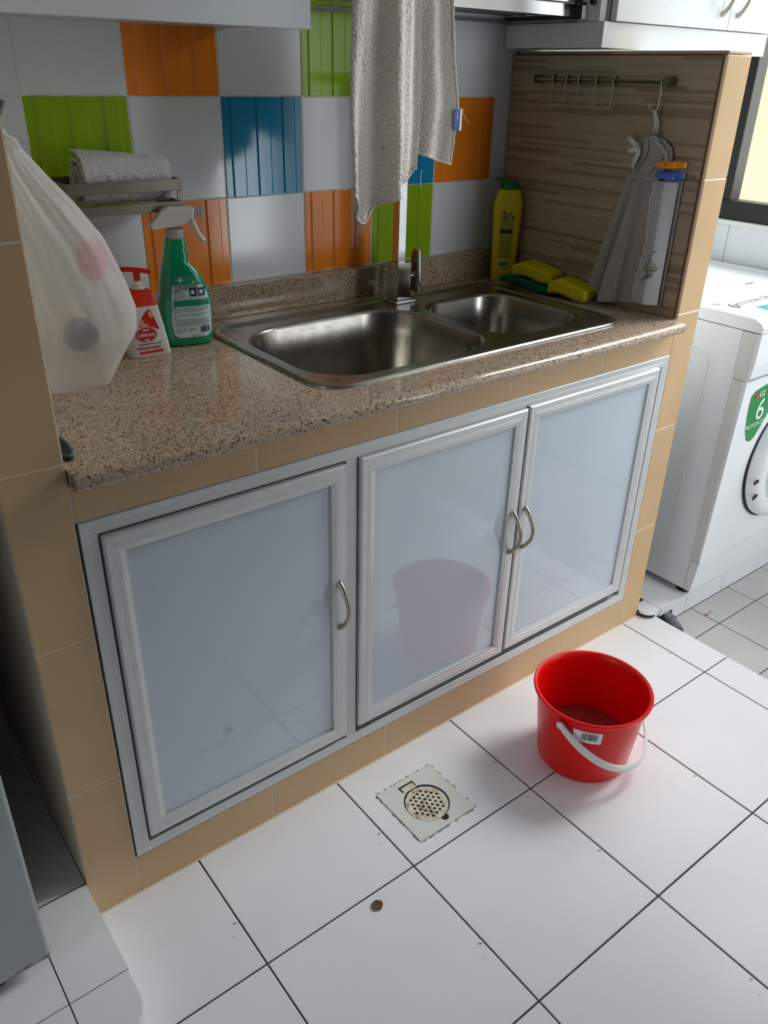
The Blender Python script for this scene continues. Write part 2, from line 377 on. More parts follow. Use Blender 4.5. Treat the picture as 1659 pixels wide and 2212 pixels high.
# window pane: thin glass
m = Mat('window_glass', rgb(255, 255, 255), 0.02); gl = m.n.new('ShaderNodeBsdfGlossy'); gl.inputs['Roughness'].default_value = 0.02; tr = m.n.new('ShaderNodeBsdfTransparent')
mx = m.n.new('ShaderNodeMixShader'); mx.inputs[0].default_value = 0.05; m.l.new(tr.outputs[0], mx.inputs[1]); m.l.new(gl.outputs[0], mx.inputs[2]); m.l.new(mx.outputs[0], m.n['Material Output'].inputs['Surface']); M_pane = m.m
M_blackframe = plain('black_window_frame', rgb(12, 12, 14), 0.4, var=0.1)
M_ext = plain('pale_yellow_render', rgb(222, 212, 168), 0.85, var=0.04, vscale=2)
M_pvc = plain('grey_pvc', rgb(118, 124, 128), 0.4, var=0.05)
m = Mat('stained_cream_grate', rgb(222, 214, 196), 0.45); m.color(m.ramp(m.noise(70, 5), [(0.35, rgb(168, 140, 104)), (0.5, rgb(218, 208, 186)), (0.7, rgb(232, 228, 214))])); M_grate = m.m
M_plate = plain('ivory_drain_plate', rgb(226, 225, 218), 0.4, var=0.02)
M_cement = plain('grey_cement', rgb(150, 146, 138), 0.9, var=0.15, vscale=60)
M_rag = m_terry('red_brown_rag', rgb(168, 88, 80), 0.12, 300)
M_leaf = plain('dry_brown_leaf', rgb(110, 76, 52), 0.8, var=0.2, vscale=120)
M_peg_o = plain('orange_peg', rgb(246, 160, 20), 0.35); M_peg_b = plain('blue_peg', rgb(70, 120, 210), 0.35)
m = Mat('water', rgb(255, 255, 255), 0.02); m.p.inputs['Transmission Weight'].default_value = 1.0; m.p.inputs['IOR'].default_value = 1.33; M_water = m.m
M_rust = plain('rust_stain', rgb(160, 110, 70), 0.8, var=0.2, vscale=90)

# ------------------------------------------------------------------ shell dimensions
XL, XR, XR1, D, ZC = 0.0893, 1.4832, 1.5686, 0.582, 0.863
G = 0.0015     # half joint
def tile_me(w, h, t, ch=0.0012, axis='z'):
    """tile mesh centred on its face, face towards +z / -y / -x; body behind"""
    lps = []
    for ins, d in ((0, -t), (0, -ch), (ch, 0)):
        a, b = w / 2 - ins, h / 2 - ins
        pts = [(-a, -b), (a, -b), (a, b), (-a, b)]
        lps.append([{'z': (u, v, d), 'y': (u, -d, v), 'x': (-d, u, v), 'X': (d, u, v)}[axis] for u, v in pts])
    bm = BM(); loft(bm, lps); bmesh.ops.recalc_face_normals(bm, faces=bm.faces)
    me = bpy.data.meshes.new('tile'); bm.to_mesh(me); bm.free(); return me
TM = {}
def tile(name, x0, x1, y0, y1, pos, t, axis, parent, mat, gap=G):
    """(x0..x1, y0..y1) are the cell limits in the face plane; pos the face coordinate"""
    w, h = x1 - x0 - 2 * gap, y1 - y0 - 2 * gap
    key = (round(w, 4), round(h, 4), t, axis, mat.name)
    if key not in TM: TM[key] = tile_me(w, h, t, axis=axis); TM[key].materials.append(mat)
    u, v = (x0 + x1) / 2, (y0 + y1) / 2
    loc = {'z': (u, v, pos), 'y': (u, pos, v), 'x': (pos, u, v), 'X': (pos, u, v)}[axis]
    return inst(name, TM[key], loc, parent)

# floor of the kitchen
fl = struct(obj('floor', bx(-2.7, 1.606, -1.3, 0.6, -0.10, -0.0022), M_grout_dark), 'white square tiled kitchen floor with thin dark joints', 'floor')
XA, YB, T = 0.2032, 0.26, 0.325
xs = [XA + T * k for k in range(-8, 5)] + [1.61]; ys = [0.0, -YB] + [-YB - T * k for k in range(1, 4)] + [-1.3]
DRX, DRY, DRH = 0.648, -0.1535, 0.0735   # floor drain plate
for i in range(len(xs) - 1):
    for j in range(len(ys) - 1):
        tile('floor_tile', xs[i], xs[i + 1], ys[j + 1], ys[j], 0.0, 0.006, 'z', fl, M_floor)
# yard floor, lower
ZY = -0.047
fy = struct(obj('floor', bx(1.606, 2.29, -1.75, 0.6, -0.12, ZY - 0.002), M_grout_dark), 'lower grey tiled yard floor beyond the kitchen step', 'floor')
yx = [1.611, 1.793, 1.988, 2.183, 2.288]; yy = [-0.036, -0.131, -0.326, -0.521, -0.716, -0.911, -1.106, -1.301, -1.496, -1.7]
for i in range(4):
    for j in range(len(yy) - 1): tile('yard_tile', yx[i], yx[i + 1], yy[j + 1], yy[j], ZY, 0.006, 'z', fy, M_yard)
# back wall with its tiles
wb = struct(obj('wall_back', bx(-2.7, 2.39, D + 0.001, D + 0.1, -0.1, 2.45), M_grout_grey), 'back wall with checkered orange, green, blue and white tiles', 'wall')
WX, TW = 0.2823, 0.1902
cols = [XL] + [WX + TW * i for i in range(7)]
rows = [0.9333, 1.1074, 1.2964, 1.4854, 1.6744]
PAT = ['WWOWOGW', 'WGWBWBO', 'WWOWGWW', 'WWWWWWW']
def rib_me(w, h, t, mat):
    fr = [0.0, 0.012, 0.085, 0.105, 0.245, 0.265, 0.405, 0.425, 0.575, 0.595, 0.735, 0.755, 0.895, 0.915, 0.988, 1.0]
    hi = [-.0015, 0, 0, .0026, .0026, 0, 0, .0026, .0026, 0, 0, .0026, .0026, 0, 0, -.0015]
    bm = BM(); lp = []
    for z in (-h / 2, h / 2):
        lp.append([bm.verts.new((-w / 2 + f * w, -d, z)) for f, d in zip(fr, hi)] + [bm.verts.new((w / 2, t, z)), bm.verts.new((-w / 2, t, z))])
    n = len(lp[0])
    for i in range(n): bm.faces.new((lp[0][i], lp[0][(i + 1) % n], lp[1][(i + 1) % n], lp[1][i]))
    bm.faces.new(lp[0][::-1]); bm.faces.new(lp[1]); bmesh.ops.recalc_face_normals(bm, faces=bm.faces)
    me = bpy.data.meshes.new('ribbed_tile'); bm.to_mesh(me); bm.free(); me.materials.append(mat); return me
RM = {}
for j in range(4):
    for i in range(7):
        c = PAT[j][i]
        if c == 'W': tile('white_tile', cols[i], cols[i + 1], rows[j], rows[j + 1], D, 0.008, 'y', wb, M_wwhite, 0.001)
        else:
            mt = {'O': M_orange, 'G': M_green, 'B': M_blue}[c]; nm = {'O': 'orange_tile', 'G': 'green_tile', 'B': 'blue_tile'}[c]
            w, h = cols[i + 1] - cols[i] - .002, rows[j + 1] - rows[j] - .002; k = (round(w, 4), round(h, 4), c)
            if k not in RM: RM[k] = rib_me(w, h, 0.008, mt)
            inst(nm, RM[k], ((cols[i] + cols[i + 1]) / 2, D, (rows[j] + rows[j + 1]) / 2), wb)
for a, b in ((0.90, 0.99), (0.99, 1.19), (1.19, 1.398)): tile('white_tile', cols[7], 1.474, a, b, D, 0.008, 'y', wb, M_wwhite, 0.001)
# left partition, right partition
wl = struct(obj('wall_left', bx(0.0003, XL - 0.0003, 0.001, 0.59, 0, 2.45), M_grout_cream), 'tan tiled end wall at the left of the counter', 'wall')
zj = [0.0, 0.2955, 0.584, 0.8715, 1.160, 1.448, 1.736, 2.024, 2.312, 2.45]
for a, b in zip(zj, zj[1:]): tile('tan_tile', 0.0, XL, a, b, 0.0, 0.008, 'y', wl, M_tan, 0.0011)
for a, b in zip(zj, zj[1:]):
    for p, q in ((0.002, 0.29), (0.29, 0.578)): tile('white_tile', p, q, a, b, -0.0005, 0.0, 'x', wl, M_wwhite, 0.001) if False else None
wp = struct(obj('wall_partition', bx(1.482, 1.5640, 0.001, 0.59, 0, 1.3905), M_grout_cream), 'low tan tiled partition wall between sink and washing machine', 'wall')
zr = [0.0, 0.3008, 0.587, 0.873, 1.159, 1.3905]
for a, b in zip(zr, zr[1:]): tile('tan_tile', XR - 0.001, XR1, a, b, 0.0, 0.008, 'y', wp, M_tan, 0.0011)
tile('tan_tile', XR - 0.001, XR1, 1.3905, 1.3985, 0.0, 0.57, 'y', wp, M_tan, 0.0011)
obj('side_render', bx(1.5640, 1.5684, 0.0085, 0.59, 0.02, 1.3905), M_paint, wp)
pb = obj('strip_wood_tile', bx(1.4745, 1.482, 0.0065, 0.578, 0.85, 1.388, bev=0.0008), M_strip, wp); pb['label'] = 'brown strip wood patterned tile'
obj('tile_edge_strip', bx(1.4735, 1.4820, 0.0003, 0.0068, 0.864, 1.388), M_brownedge, wp)
obj('tile_edge_strip', bx(1.4745, 1.4822, 0.0065, 0.578, 1.388, 1.3905), M_brownedge, wp)
# right wall with window
wr = struct(obj('wall_right', bx(2.29, 2.39, -1.75, 0.60, -0.1, 0.955), M_grout_grey), 'white tiled yard wall below the black framed window', 'wall')
obj('wall_segment', bx(2.29, 2.39, 0.435, 0.60, 0.955, 2.45), M_paint, wr); obj('wall_segment', bx(2.29, 2.39, -1.75, 0.435, 2.33, 2.45), M_paint, wr); obj('wall_segment', bx(2.29, 2.39, -1.75, -0.66, 0.955, 2.33), M_paint, wr)
for j, (a, b) in enumerate(zip([-0.04, 0.16, 0.36, 0.56, 0.76], [0.16, 0.36, 0.56, 0.76, 0.955])):
    for k in range(10): tile('white_tile', 0.385 - 0.2 * (k), 0.585 - 0.2 * k, a, b, 2.286, 0.004, 'x', wr, M_wwhite, 0.001)
obj('window_ledge', bx(2.275, 2.33, -0.66, 0.435, 0.952, 0.966, bev=0.003), M_paint, wr)
wn = thing('window_1', None, None, (2.32, -0.11, 0.966)); wn['kind'] = 'structure'; wn['label'] = 'black framed yard window above the washing machine'; wn['category'] = 'window'
for nm, a in (('frame_rail', (2.29, 2.345, -0.66, 0.435, 0.966, 1.022)), ('frame_rail', (2.29, 2.345, -0.66, 0.435, 2.28, 2.33)), ('frame_stile', (2.29, 2.345, 0.405, 0.435, 1.022, 2.28)), ('frame_stile', (2.29, 2.345, -0.66, -0.62, 1.022, 2.28)), ('mullion', (2.30, 2.34, -0.125, -0.095, 1.022, 2.28))):
    obj(nm, bx(*a, bev=0.003), M_blackframe, wn)
obj('pane', bx(2.317, 2.320, -0.095, 0.405, 1.022, 2.28), M_pane, wn); obj('pane', bx(2.317, 2.320, -0.62, -0.125, 1.022, 2.28), M_pane, wn)
# ceiling and the walls behind the photographer
struct(obj('ceiling', bx(-2.7, 2.39, -1.75, 0.68, 2.45, 2.53), M_ceil), 'flat ceiling over the kitchen, greyed to cut bounced light', 'ceiling')  # grey tone keeps the unseen ceiling from bouncing much light
wfr = struct(obj('wall_front', bx(-2.7, 1.6, -1.40, -1.30, 0, 2.45), M_aisle), 'unseen wall across the kitchen aisle, darkened to cut bounced light', 'wall')  # unseen wall, toned dark so it returns little light
we = BM(); box(we, -2.8, -2.7, -1.40, -1.22, -0.1, 2.45); box(we, -2.8, -2.7, -0.20, 0.68, -0.1, 2.45); box(we, -2.8, -2.7, -1.22, -0.20, 2.12, 2.45)
struct(obj('wall_end', we, M_aisle), 'unseen darkened wall with an added doorway at the far left end of the kitchen', 'wall')  # toned dark against bounce; opening made for the left fill lamp
d1 = thing('added_light_doorway', None, None, (-2.75, -.71, 0)); d1['kind'] = 'structure'; d1['label'] = 'white frame of the doorway added to let in fill light'; d1['category'] = 'door'  # unseen doorway added for the lamp behind it
for a in ((-2.81, -2.69, -1.22, -1.19, 0, 2.09), (-2.81, -2.69, -.23, -.20, 0, 2.09), (-2.81, -2.69, -1.22, -.20, 2.09, 2.12)): obj('jamb', bx(*a), M_paint, d1)
wy = BM(); box(wy, 1.2, 2.39, -1.85, -1.75, -0.12, 0.26); box(wy, 1.2, 2.39, -1.85, -1.75, 2.2, 2.45); box(wy, 1.2, 1.28, -1.85, -1.75, 0.26, 2.2); box(wy, 2.28, 2.39, -1.85, -1.75, 0.26, 2.2)
struct(obj('wall_yard', wy, M_paint), 'white wall with an added tall window at the near end of the yard', 'wall')  # opening made for the added window
w2 = thing('added_light_window', None, None, (1.78, -1.80, 0.26)); w2['kind'] = 'structure'; w2['label'] = 'tall black framed window added to let fill light into the yard'; w2['category'] = 'window'  # unseen window added to admit the yard fill lamp
for nm, a in (('frame_rail', (1.28, 2.28, -1.82, -1.78, 0.26, 0.30)), ('frame_rail', (1.28, 2.28, -1.82, -1.78, 2.16, 2.2)), ('frame_stile', (1.28, 1.32, -1.82, -1.78, 0.30, 2.16)), ('frame_stile', (2.24, 2.28, -1.82, -1.78, 0.30, 2.16)), ('mullion', (1.765, 1.795, -1.82, -1.78, 0.30, 2.16))): obj(nm, bx(*a, bev=0.003), M_blackframe, w2)
obj('pane', bx(1.32, 1.765, -1.802, -1.799, 0.30, 2.16), M_pane, w2); obj('pane', bx(1.795, 2.24, -1.802, -1.799, 0.30, 2.16), M_pane, w2)
struct(obj('wall_return', bx(1.2, 1.28, -1.75, -1.40, -0.12, 2.45), M_paint), 'white return wall between the kitchen aisle and the yard', 'wall')
struct(obj('floor', bx(1.3, 1.606, -1.75, -1.30, -0.10, -0.001), M_floor), 'white floor strip at the end of the kitchen aisle', 'floor')
for k in range(5): obj('white_bounce_box', bx(-1.05 + .5 * k, -.553 + .5 * k, -1.30, -1.18, 0.0, 0.90, bev=.002), M_lam, wfr)  # unseen white boxes added to bounce light low across the aisle
# neighbouring building outside
nb = thing('neighbour_building', 'pale yellow rendered wall of the building outside the window', 'building', (4.4, 0.6, -0.5))
obj('wall', bx(4.4, 4.6, -3.0, 6.0, -0.5, 2.0), M_ext, nb)
obj('ledge', bx(4.33, 4.4, 0.2, 1.02, 1.02, 1.10, bev=0.004), M_ext, nb)
for z in (1.20, 1.29, 1.38): obj('bar', cyl(BM(), (4.37, 0.2, z), (4.37, 0.98 - 0.03 * (z > 1.25), z), 0.008, n=8), M_grey_print, nb)
obj('vent', bx(4.36, 4.4, 0.3, 0.93, 1.1, 1.19), M_grey_print, nb)

# raised tiled plinths
t1 = struct(obj('trim_1', prism(BM(), [(-0.9, 0.58), (-0.9, -0.29)] + [(-0.06 + 0.055 * math.sin(a), -0.235 - 0.055 * math.cos(a)) for a in [PI / 2 * i / 8 for i in range(9)]] + [(-0.002, -0.06), (-0.002, 0.006), (-0.001, 0.58)], 'z', 0.0, 0.0845), M_grout_dark), 'raised white tiled plinth under the refrigerator', 'plinth')
def ptile(poly): return obj('plinth_tile', prism(BM(), poly, 'z', 0.07, 0.0873), M_floor, t1)
for xa, xb in ((-0.9, -0.67), (-0.67, -0.48), (-0.48, -0.29), (-0.29, -0.095)):
    for ya, yb in ((-0.289, -0.186), (-0.186, 0.005), (0.005, 0.195), (0.195, 0.385), (0.385, 0.575)):
        ptile([(xa + .001, ya + .001), (xb - .001, ya + .001), (xb - .001, yb - .001), (xa + .001, yb - .001)])
for ya, yb in ((-0.186, 0.005), (0.007, 0.195), (0.195, 0.385), (0.385, 0.575)): ptile([(-0.094, ya + .001), (-0.0012, ya + .001), (-0.0012, yb - .001), (-0.094, yb - .001)])
ptile([(-0.094, -0.187), (-0.094, -0.291)] + [(-0.061 + 0.057 * math.sin(a), -0.234 - 0.057 * math.cos(a)) for a in [PI / 2 * i / 8 for i in range(9)]] + [(-0.0035, -0.187)])
obj('plinth_side', prism(BM(), [(-0.9, -0.2925), (-0.061, -0.2925)] + [(-0.061 + 0.0585 * math.sin(a), -0.234 - 0.0585 * math.cos(a)) for a in [PI / 2 * i / 8 for i in range(9)]] + [(-0.0005, -0.0005), (-0.004, -0.0005)] + [(-0.061 + 0.055 * math.sin(a), -0.234 - 0.055 * math.cos(a)) for a in [PI / 2 * i / 8 for i in range(8, -1, -1)]] + [(-0.9, -0.289)], 'z', 0.0, 0.0835), M_wwhite, t1)
rc = [(1.597 + 0.028 * math.cos(a), -0.008 + 0.028 * math.sin(a)) for a in [PI + PI / 2 * i / 8 for i in range(9)]]
t2 = struct(obj('trim_2', prism(BM(), [(1.5625, 0.58), (1.5625, 0.0), (1.572, -0.004)] + [(x + .002, y + .002) for x, y in rc] + [(2.285, -0.032), (2.285, 0.58)], 'z', ZY, 0.0175), M_grout_dark), 'low white tiled plinth under the washing machine', 'plinth')
obj('plinth_tile', prism(BM(), [(1.5695, 0.02), (1.5695, -0.008)] + rc + [(1.622, -0.036), (1.622, 0.02)], 'z', 0.012, 0.02), M_floor, t2)
for xa, xb in ((1.624, 1.815), (1.817, 2.01), (2.012, 2.205), (2.207, 2.286)):
    for ya, yb in ((-0.036, 0.155), (0.157, 0.35), (0.352, 0.575)): obj('plinth_tile', prism(BM(), [(xa, ya), (xb, ya), (xb, yb), (xa, yb)], 'z', 0.012, 0.02), M_floor, t2)
for xa, xb, za in ((1.6, 1.6215, 0.0), (1.624, 1.69, -0.008), (1.69, 1.755, ZY), (1.757, 1.948, ZY), (1.95, 2.141, ZY), (2.143, 2.286, ZY)):
    obj('plinth_side_tile', bx(xa, xb, -0.0362, -0.031, za, 0.0185), M_wwhite, t2)
obj('hole', bx(1.6245, 1.69, -0.0345, -0.0322, ZY, -0.008), M_dark, t2)  # dark slab painted as the shade inside the pipe hole
pp = thing('drain_pipe', 'short grey plastic drain pipe poking from the plinth hole', 'pipe', (1.655, -0.06, ZY))
obj('pipe', tube(BM(), [(1.664, 0.0, ZY + .019), (1.661, -0.045, ZY + .019), (1.652, -0.075, ZY + .019), (1.635, -0.095, ZY + .019)], 0.0165, n=20), M_pvc, pp, True, angle=50)
obj('socket', tube(BM(), [(1.6635, -0.035, ZY + .0205), (1.659, -0.058, ZY + .0205)], 0.0195, n=20), M_pvc, pp, True, angle=50)

# ------------------------------------------------------------------ counter base (tan courses round the cabinet opening)
cbm = BM(); box(cbm, XL + 0.0005, XR - 0.0045, 0.001, 0.06, 0.0, 0.0915); box(cbm, XL + 0.0005, XR - 0.0045, 0.001, 0.06, 0.7795, 0.8366); box(cbm, XL + 0.0005, XR - 0.0045, 0.54, 0.58, 0.0, 0.836)
cb0 = struct(obj('wall_counter_base', cbm, M_grout_cream), 'tan tiled masonry base carrying the sink counter', 'wall')
ts = [XL + 0.0005, 0.381, 0.667, 0.9535, 1.2365, XR - 0.0018]
for a, b in zip(ts, ts[1:]): tile('tan_tile', a, b, 0.7795, 0.8365, 0.0, 0.008, 'y', cb0, M_tan, 0.0011)
bs = [XL + 0.0005, 0.373, 0.661, 0.949, 1.2355, XR - 0.0018]
for a, b in zip(bs, bs[1:]): tile('tan_tile', a, b, 0.0, 0.0915, 0.0, 0.008, 'y', cb0, M_tan, 0.0011)

struct(obj('trim_4', bx(0.001, XR1 - .001, -0.0028, 0.0, 0.0003, 0.0022), M_grout_cream), 'cream sealant line where the tan tiles meet the floor', 'trim')
# ------------------------------------------------------------------ under-sink cabinet: aluminium frame, three doors
sc = thing('sink_cabinet', 'long under-sink cabinet with three aluminium framed grey doors', 'cabinet', (0.787, 0.0, 0.092))
FX0, FX1, FZ0, FZ1 = 0.0925, 1.4785, 0.0922, 0.779
PROF = [(0.0, 0.03), (0.0, -0.0008), (0.0012, -0.002), (0.0130, -0.002), (0.0134, -0.0017), (0.0138, -0.002), (0.0238, -0.002), (0.025, -0.0008), (0.025, 0.03)]
def ring(parent, x0, x1, z0, z1, prof, mat, y0=0.0, names=('frame_rail', 'frame_stile')):
    """four mitred members, one object each"""
    def corners(o): return [(x0 + o, z0 + o), (x1 - o, z0 + o), (x1 - o, z1 - o), (x0 + o, z1 - o)]
    for s in range(4):
        bm = BM(); A = []; B = []
        g = 0.00015
        for o, y in prof:
            c = corners(o); p, q = c[s], c[(s + 1) % 4]
            dx, dz = q[0] - p[0], q[1] - p[1]; L = math.hypot(dx, dz); dx, dz = dx / L * g, dz / L * g
            A.append(bm.verts.new((p[0] + dx, y0 + y, p[1] + dz))); B.append(bm.verts.new((q[0] - dx, y0 + y, q[1] - dz)))
        for i in range(len(A)):
            j = (i + 1) % len(A); bm.faces.new((A[i], A[j], B[j], B[i]))
        bm.faces.new(A[::-1]); bm.faces.new(B)
        obj(names[s % 2], bm, mat, parent)
ring(sc, FX0, FX1, FZ0, FZ1, PROF, M_alu)
obj('mullion', bx(0.5525, 0.5765, -0.002, 0.03, FZ0 + 0.025, FZ1 - 0.025, bev=0.001), M_alu, sc)
car = BM(); box(car, FX0 + .002, FX1 - .002, 0.5, 0.51, FZ0, FZ1); box(car, FX0 + .002, FX1 - .002, 0.035, 0.5, FZ0 - .0, FZ0 + .006); box(car, FX0 + .002, FX0 + .008, 0.035, 0.5, FZ0, FZ1); box(car, FX1 - .008, FX1 - .002, 0.035, 0.5, FZ0, FZ1)
obj('carcass', car, M_dark, sc)  # interior coloured near-black so the door gaps read as shaded
DPROF = [(0.0, 0.006), (0.0, -0.0090), (0.003, -0.0118), (0.0145, -0.0118), (0.0150, -0.0114), (0.0155, -0.0118), (0.0195, -0.0118), (0.0200, -0.0114), (0.0205, -0.0118), (0.0245, -0.0114), (0.0250, -0.0108), (0.031, -0.0098), (0.031, 0.006)]
def door(x0, x1, z0, z1, hx, hz, label):
    d = obj('door', bx(x0 + 0.026, x1 - 0.026, -0.0045, 0.002, z0 + 0.026, z1 - 0.026), M_panel, sc); d['label'] = label
    ring(d, x0, x1, z0, z1, DPROF, M_alu, names=('door_rail', 'door_stile'))
    pts = []; rs = []
    for i in range(17):
        t = i / 16; pts.append((hx, -0.0118 - 0.030 * math.sin(PI * t) ** 0.8 if 0 < t < 1 else -0.0118, hz + 0.05 - 0.1 * t)); rs.append(0.0055 - 0.0018 * math.sin(PI * t))
    obj('handle', tube(BM(), pts, rs, n=12), M_handle, d, True, angle=60)
    return d
door(0.1195, 0.5475, 0.133, 0.7515, 0.5305, 0.467, 'blue grey glossy door panel')
door(0.5795, 0.9985, 0.1395, 0.7545, 0.982, 0.473, 'blue grey glossy door panel')
door(1.0035, 1.4365, 0.1425, 0.758, 1.020, 0.473, 'blue grey glossy door panel')
# ------------------------------------------------------------------ granite worktop with sink cut-out and upstand
ct = thing('countertop', 'speckled pinkish brown granite worktop with a rounded front edge', 'worktop', (0.787, 0.27, 0.8367))
def filled(bm, loops, z):
    es = []
    for lp in loops:
        vs = [bm.verts.new((x, y, z)) for x, y in lp]
        for i in range(len(vs)): es.append(bm.edges.new((vs[i], vs[(i + 1) % len(vs)])))
    bmesh.ops.triangle_fill(bm, use_beauty=True, use_dissolve=False, edges=es)
    return es
X0, X1 = XL + 0.0012, 1.4735
hole = rrect(0.556, 1.349, 0.058, 0.495, 0.05, 6)
bm = BM()
filled(bm, [[(X0, -0.018), (X1 - 0.001, -0.018), (X1 - 0.001, 0.581), (X0, 0.581)], hole], ZC)
filled(bm, [[(X0, -0.018), (X1 - 0.001, -0.018), (X1 - 0.001, 0.581), (X0, 0.581)], hole], 0.838)
nh = len(hole); hv0 = [bm.verts.new((x, y, ZC)) for x, y in hole]; hv1 = [bm.verts.new((x, y, 0.838)) for x, y in hole]
for i in range(nh): bm.faces.new((hv0[i], hv0[(i + 1) % nh], hv1[(i + 1) % nh], hv1[i]))
ov = [(X0, -0.018), (X1 - 0.001, -0.018), (X1 - 0.001, 0.581), (X0, 0.581)]
o0 = [bm.verts.new((x, y, ZC)) for x, y in ov]; o1 = [bm.verts.new((x, y, 0.838)) for x, y in ov]
for i in range(4): bm.faces.new((o0[i], o0[(i + 1) % 4], o1[(i + 1) % 4], o1[i]))
bmesh.ops.remove_doubles(bm, verts=bm.verts, dist=1e-5)
obj('slab', bm, M_granite, ct)
bm = BM(); prof = [(-0.018, ZC), (-0.024, ZC)] + [(-0.024 - 0.0125 * math.sin(a), ZC - 0.0125 + 0.0125 * math.cos(a)) for a in [PI * i / 12 for i in range(1, 13)]] + [(-0.018, 0.838)]
A = [];
for k, (x, s) in enumerate([(X0 + 0.0015, 0.86), (X0 + 0.008, 0.96), (X0 + 0.016, 1.0), (X1 - 0.010, 1.0), (X1 - 0.003, 0.88), (X1 + 0.0005, 0.5)]):
    A.append([bm.verts.new((x, -0.018 + (y + 0.018) * (1.0 if k in (2, 3) else 0.9), (0.8505 + (z - 0.8505) * s))) for y, z in prof])
for P, Q in zip(A, A[1:]):
    for i in range(len(P) - 1): bm.faces.new((P[i], P[i + 1], Q[i + 1], Q[i]))
bm.faces.new(A[0]); bm.faces.new(A[-1][::-1])
obj('front_edge', bm, M_granite, ct, True, angle=50)
obj('upstand', bx(X0, 1.4735, 0.558, 0.5815, ZC, 0.932, bev=0.0015), M_granite, ct)
struct(obj('trim_3', bx(XL + 0.026, XR - 0.01, -0.0022, 0.001, 0.8345, 0.8385), M_grout_cream), 'thin cream joint under the worktop edge', 'trim')

# ------------------------------------------------------------------ double sink
sk = thing('kitchen_sink', 'stainless steel double bowl sink set into the granite worktop', 'sink', (0.95, 0.27, ZC))
bm = BM()
SX0, SX1, SY0, SY1 = 0.544, 1.361, 0.046, 0.507
outer = [(0.0, ZC - 0.001), (0.0005, ZC + 0.003), (0.004, ZC + 0.0058), (0.012, ZC + 0.006), (0.018, ZC + 0.0045), (0.022, ZC + 0.0015)]
NB = 10
loops = []
for o, z in outer: loops.append([(x, y, z) for x, y in rrect(SX0 + o, SX1 - o, SY0 + o, SY1 - o, 0.062 - o * 0.8, NB)])
R = loft(bm, loops, False, False)
b1 = [(0.572, 1.018, 0.088, 0.440, 0.105)]; 
def bowl(x0, x1, y0, y1, r, depth):
    L = []
    for o, z, k in ((0.0, ZC + 0.0015, 1), (0.004, ZC - 0.0005, 1), (0.007, ZC - 0.006, 1), (0.012, ZC - 0.06, 1), (0.022, ZC - depth + 0.03, 0.95), (0.034, ZC - depth + 0.008, 0.9), (0.055, ZC - depth, 0.8)):
        L.append([(x, y, z) for x, y in rrect(x0 + o, x1 - o, y0 + o, y1 - o, (r - o * 0.5) * k, NB)])
    return L
B1 = bowl(0.574, 1.020, 0.086, 0.446, 0.11, 0.19); B2 = bowl(1.042, 1.316, 0.108, 0.424, 0.075, 0.15)
es = []
for lp in (loops[-1], B1[0], B2[0]):
    vs = [bm.verts.new(p) for p in lp]
    for i in range(len(vs)): es.append(bm.edges.new((vs[i], vs[(i + 1) % len(vs)])))
bmesh.ops.triangle_fill(bm, use_beauty=True, use_dissolve=False, edges=es)
bmesh.ops.remove_doubles(bm, verts=bm.verts, dist=1e-5)
obj('rim', bm, M_steel, sk, True, angle=35)
for L, cx, cy, dp in ((B1, 0.80, 0.27, 0.19), (B2, 1.18, 0.27, 0.15)):
    bm = BM(); loft(bm, L, False, True); bo = obj('bowl', bm, M_steel, sk, True, angle=60)
    bm = BM(); lathe(bm, [(0.0, 0.004), (0.02, 0.004), (0.036, 0.005), (0.04, 0.0035), (0.042, 0.0)], (cx, cy, ZC - dp + 0.0005)); obj('strainer', bm, M_steel_pol, bo, True, angle=40)
# water drops on the left bowl
bm = BM()
def drop(p, n, r):
    n = Vector(n).normalized(); a = n.orthogonal().normalized(); b = n.cross(a); p = Vector(p)
    top = bm.verts.new(p + n * r * 0.7); ring1 = [bm.verts.new(p + n * r * 0.45 + r * .7 * (math.cos(2 * PI * i / 6) * a + math.sin(2 * PI * i / 6) * b)) for i in range(6)]
    ring0 = [bm.verts.new(p + r * (math.cos(2 * PI * i / 6) * a + math.sin(2 * PI * i / 6) * b)) for i in range(6)]
    for i in range(6): bm.faces.new((top, ring1[i], ring1[(i + 1) % 6])); bm.faces.new((ring1[i], ring0[i], ring0[(i + 1) % 6], ring1[(i + 1) % 6]))
for i in range(230):
    x = 0.66 + 0.28 * random.random() ** 1.4; z = ZC - 0.012 - 0.095 * random.random()
    drop((x, 0.446 - 0.012 - (ZC - z) * 0.03, z), (0, -1, 0.05), random.uniform(0.0006, 0.0016))
for i in range(70): drop((random.uniform(0.62, 0.98), random.uniform(0.489, 0.501), ZC + 0.006), (0, 0, 1), random.uniform(0.0006, 0.0018))
for i in range(60):
    z = ZC - 0.012 - 0.08 * random.random(); drop((1.020 - 0.012, random.uniform(0.18, 0.34), z), (-1, 0, 0), random.uniform(0.0005, 0.0013))
tag(obj('water_drops', bm, M_water, None, True), 'clear water drops clinging inside the larger sink bowl', 'water drops', kind='stuff')

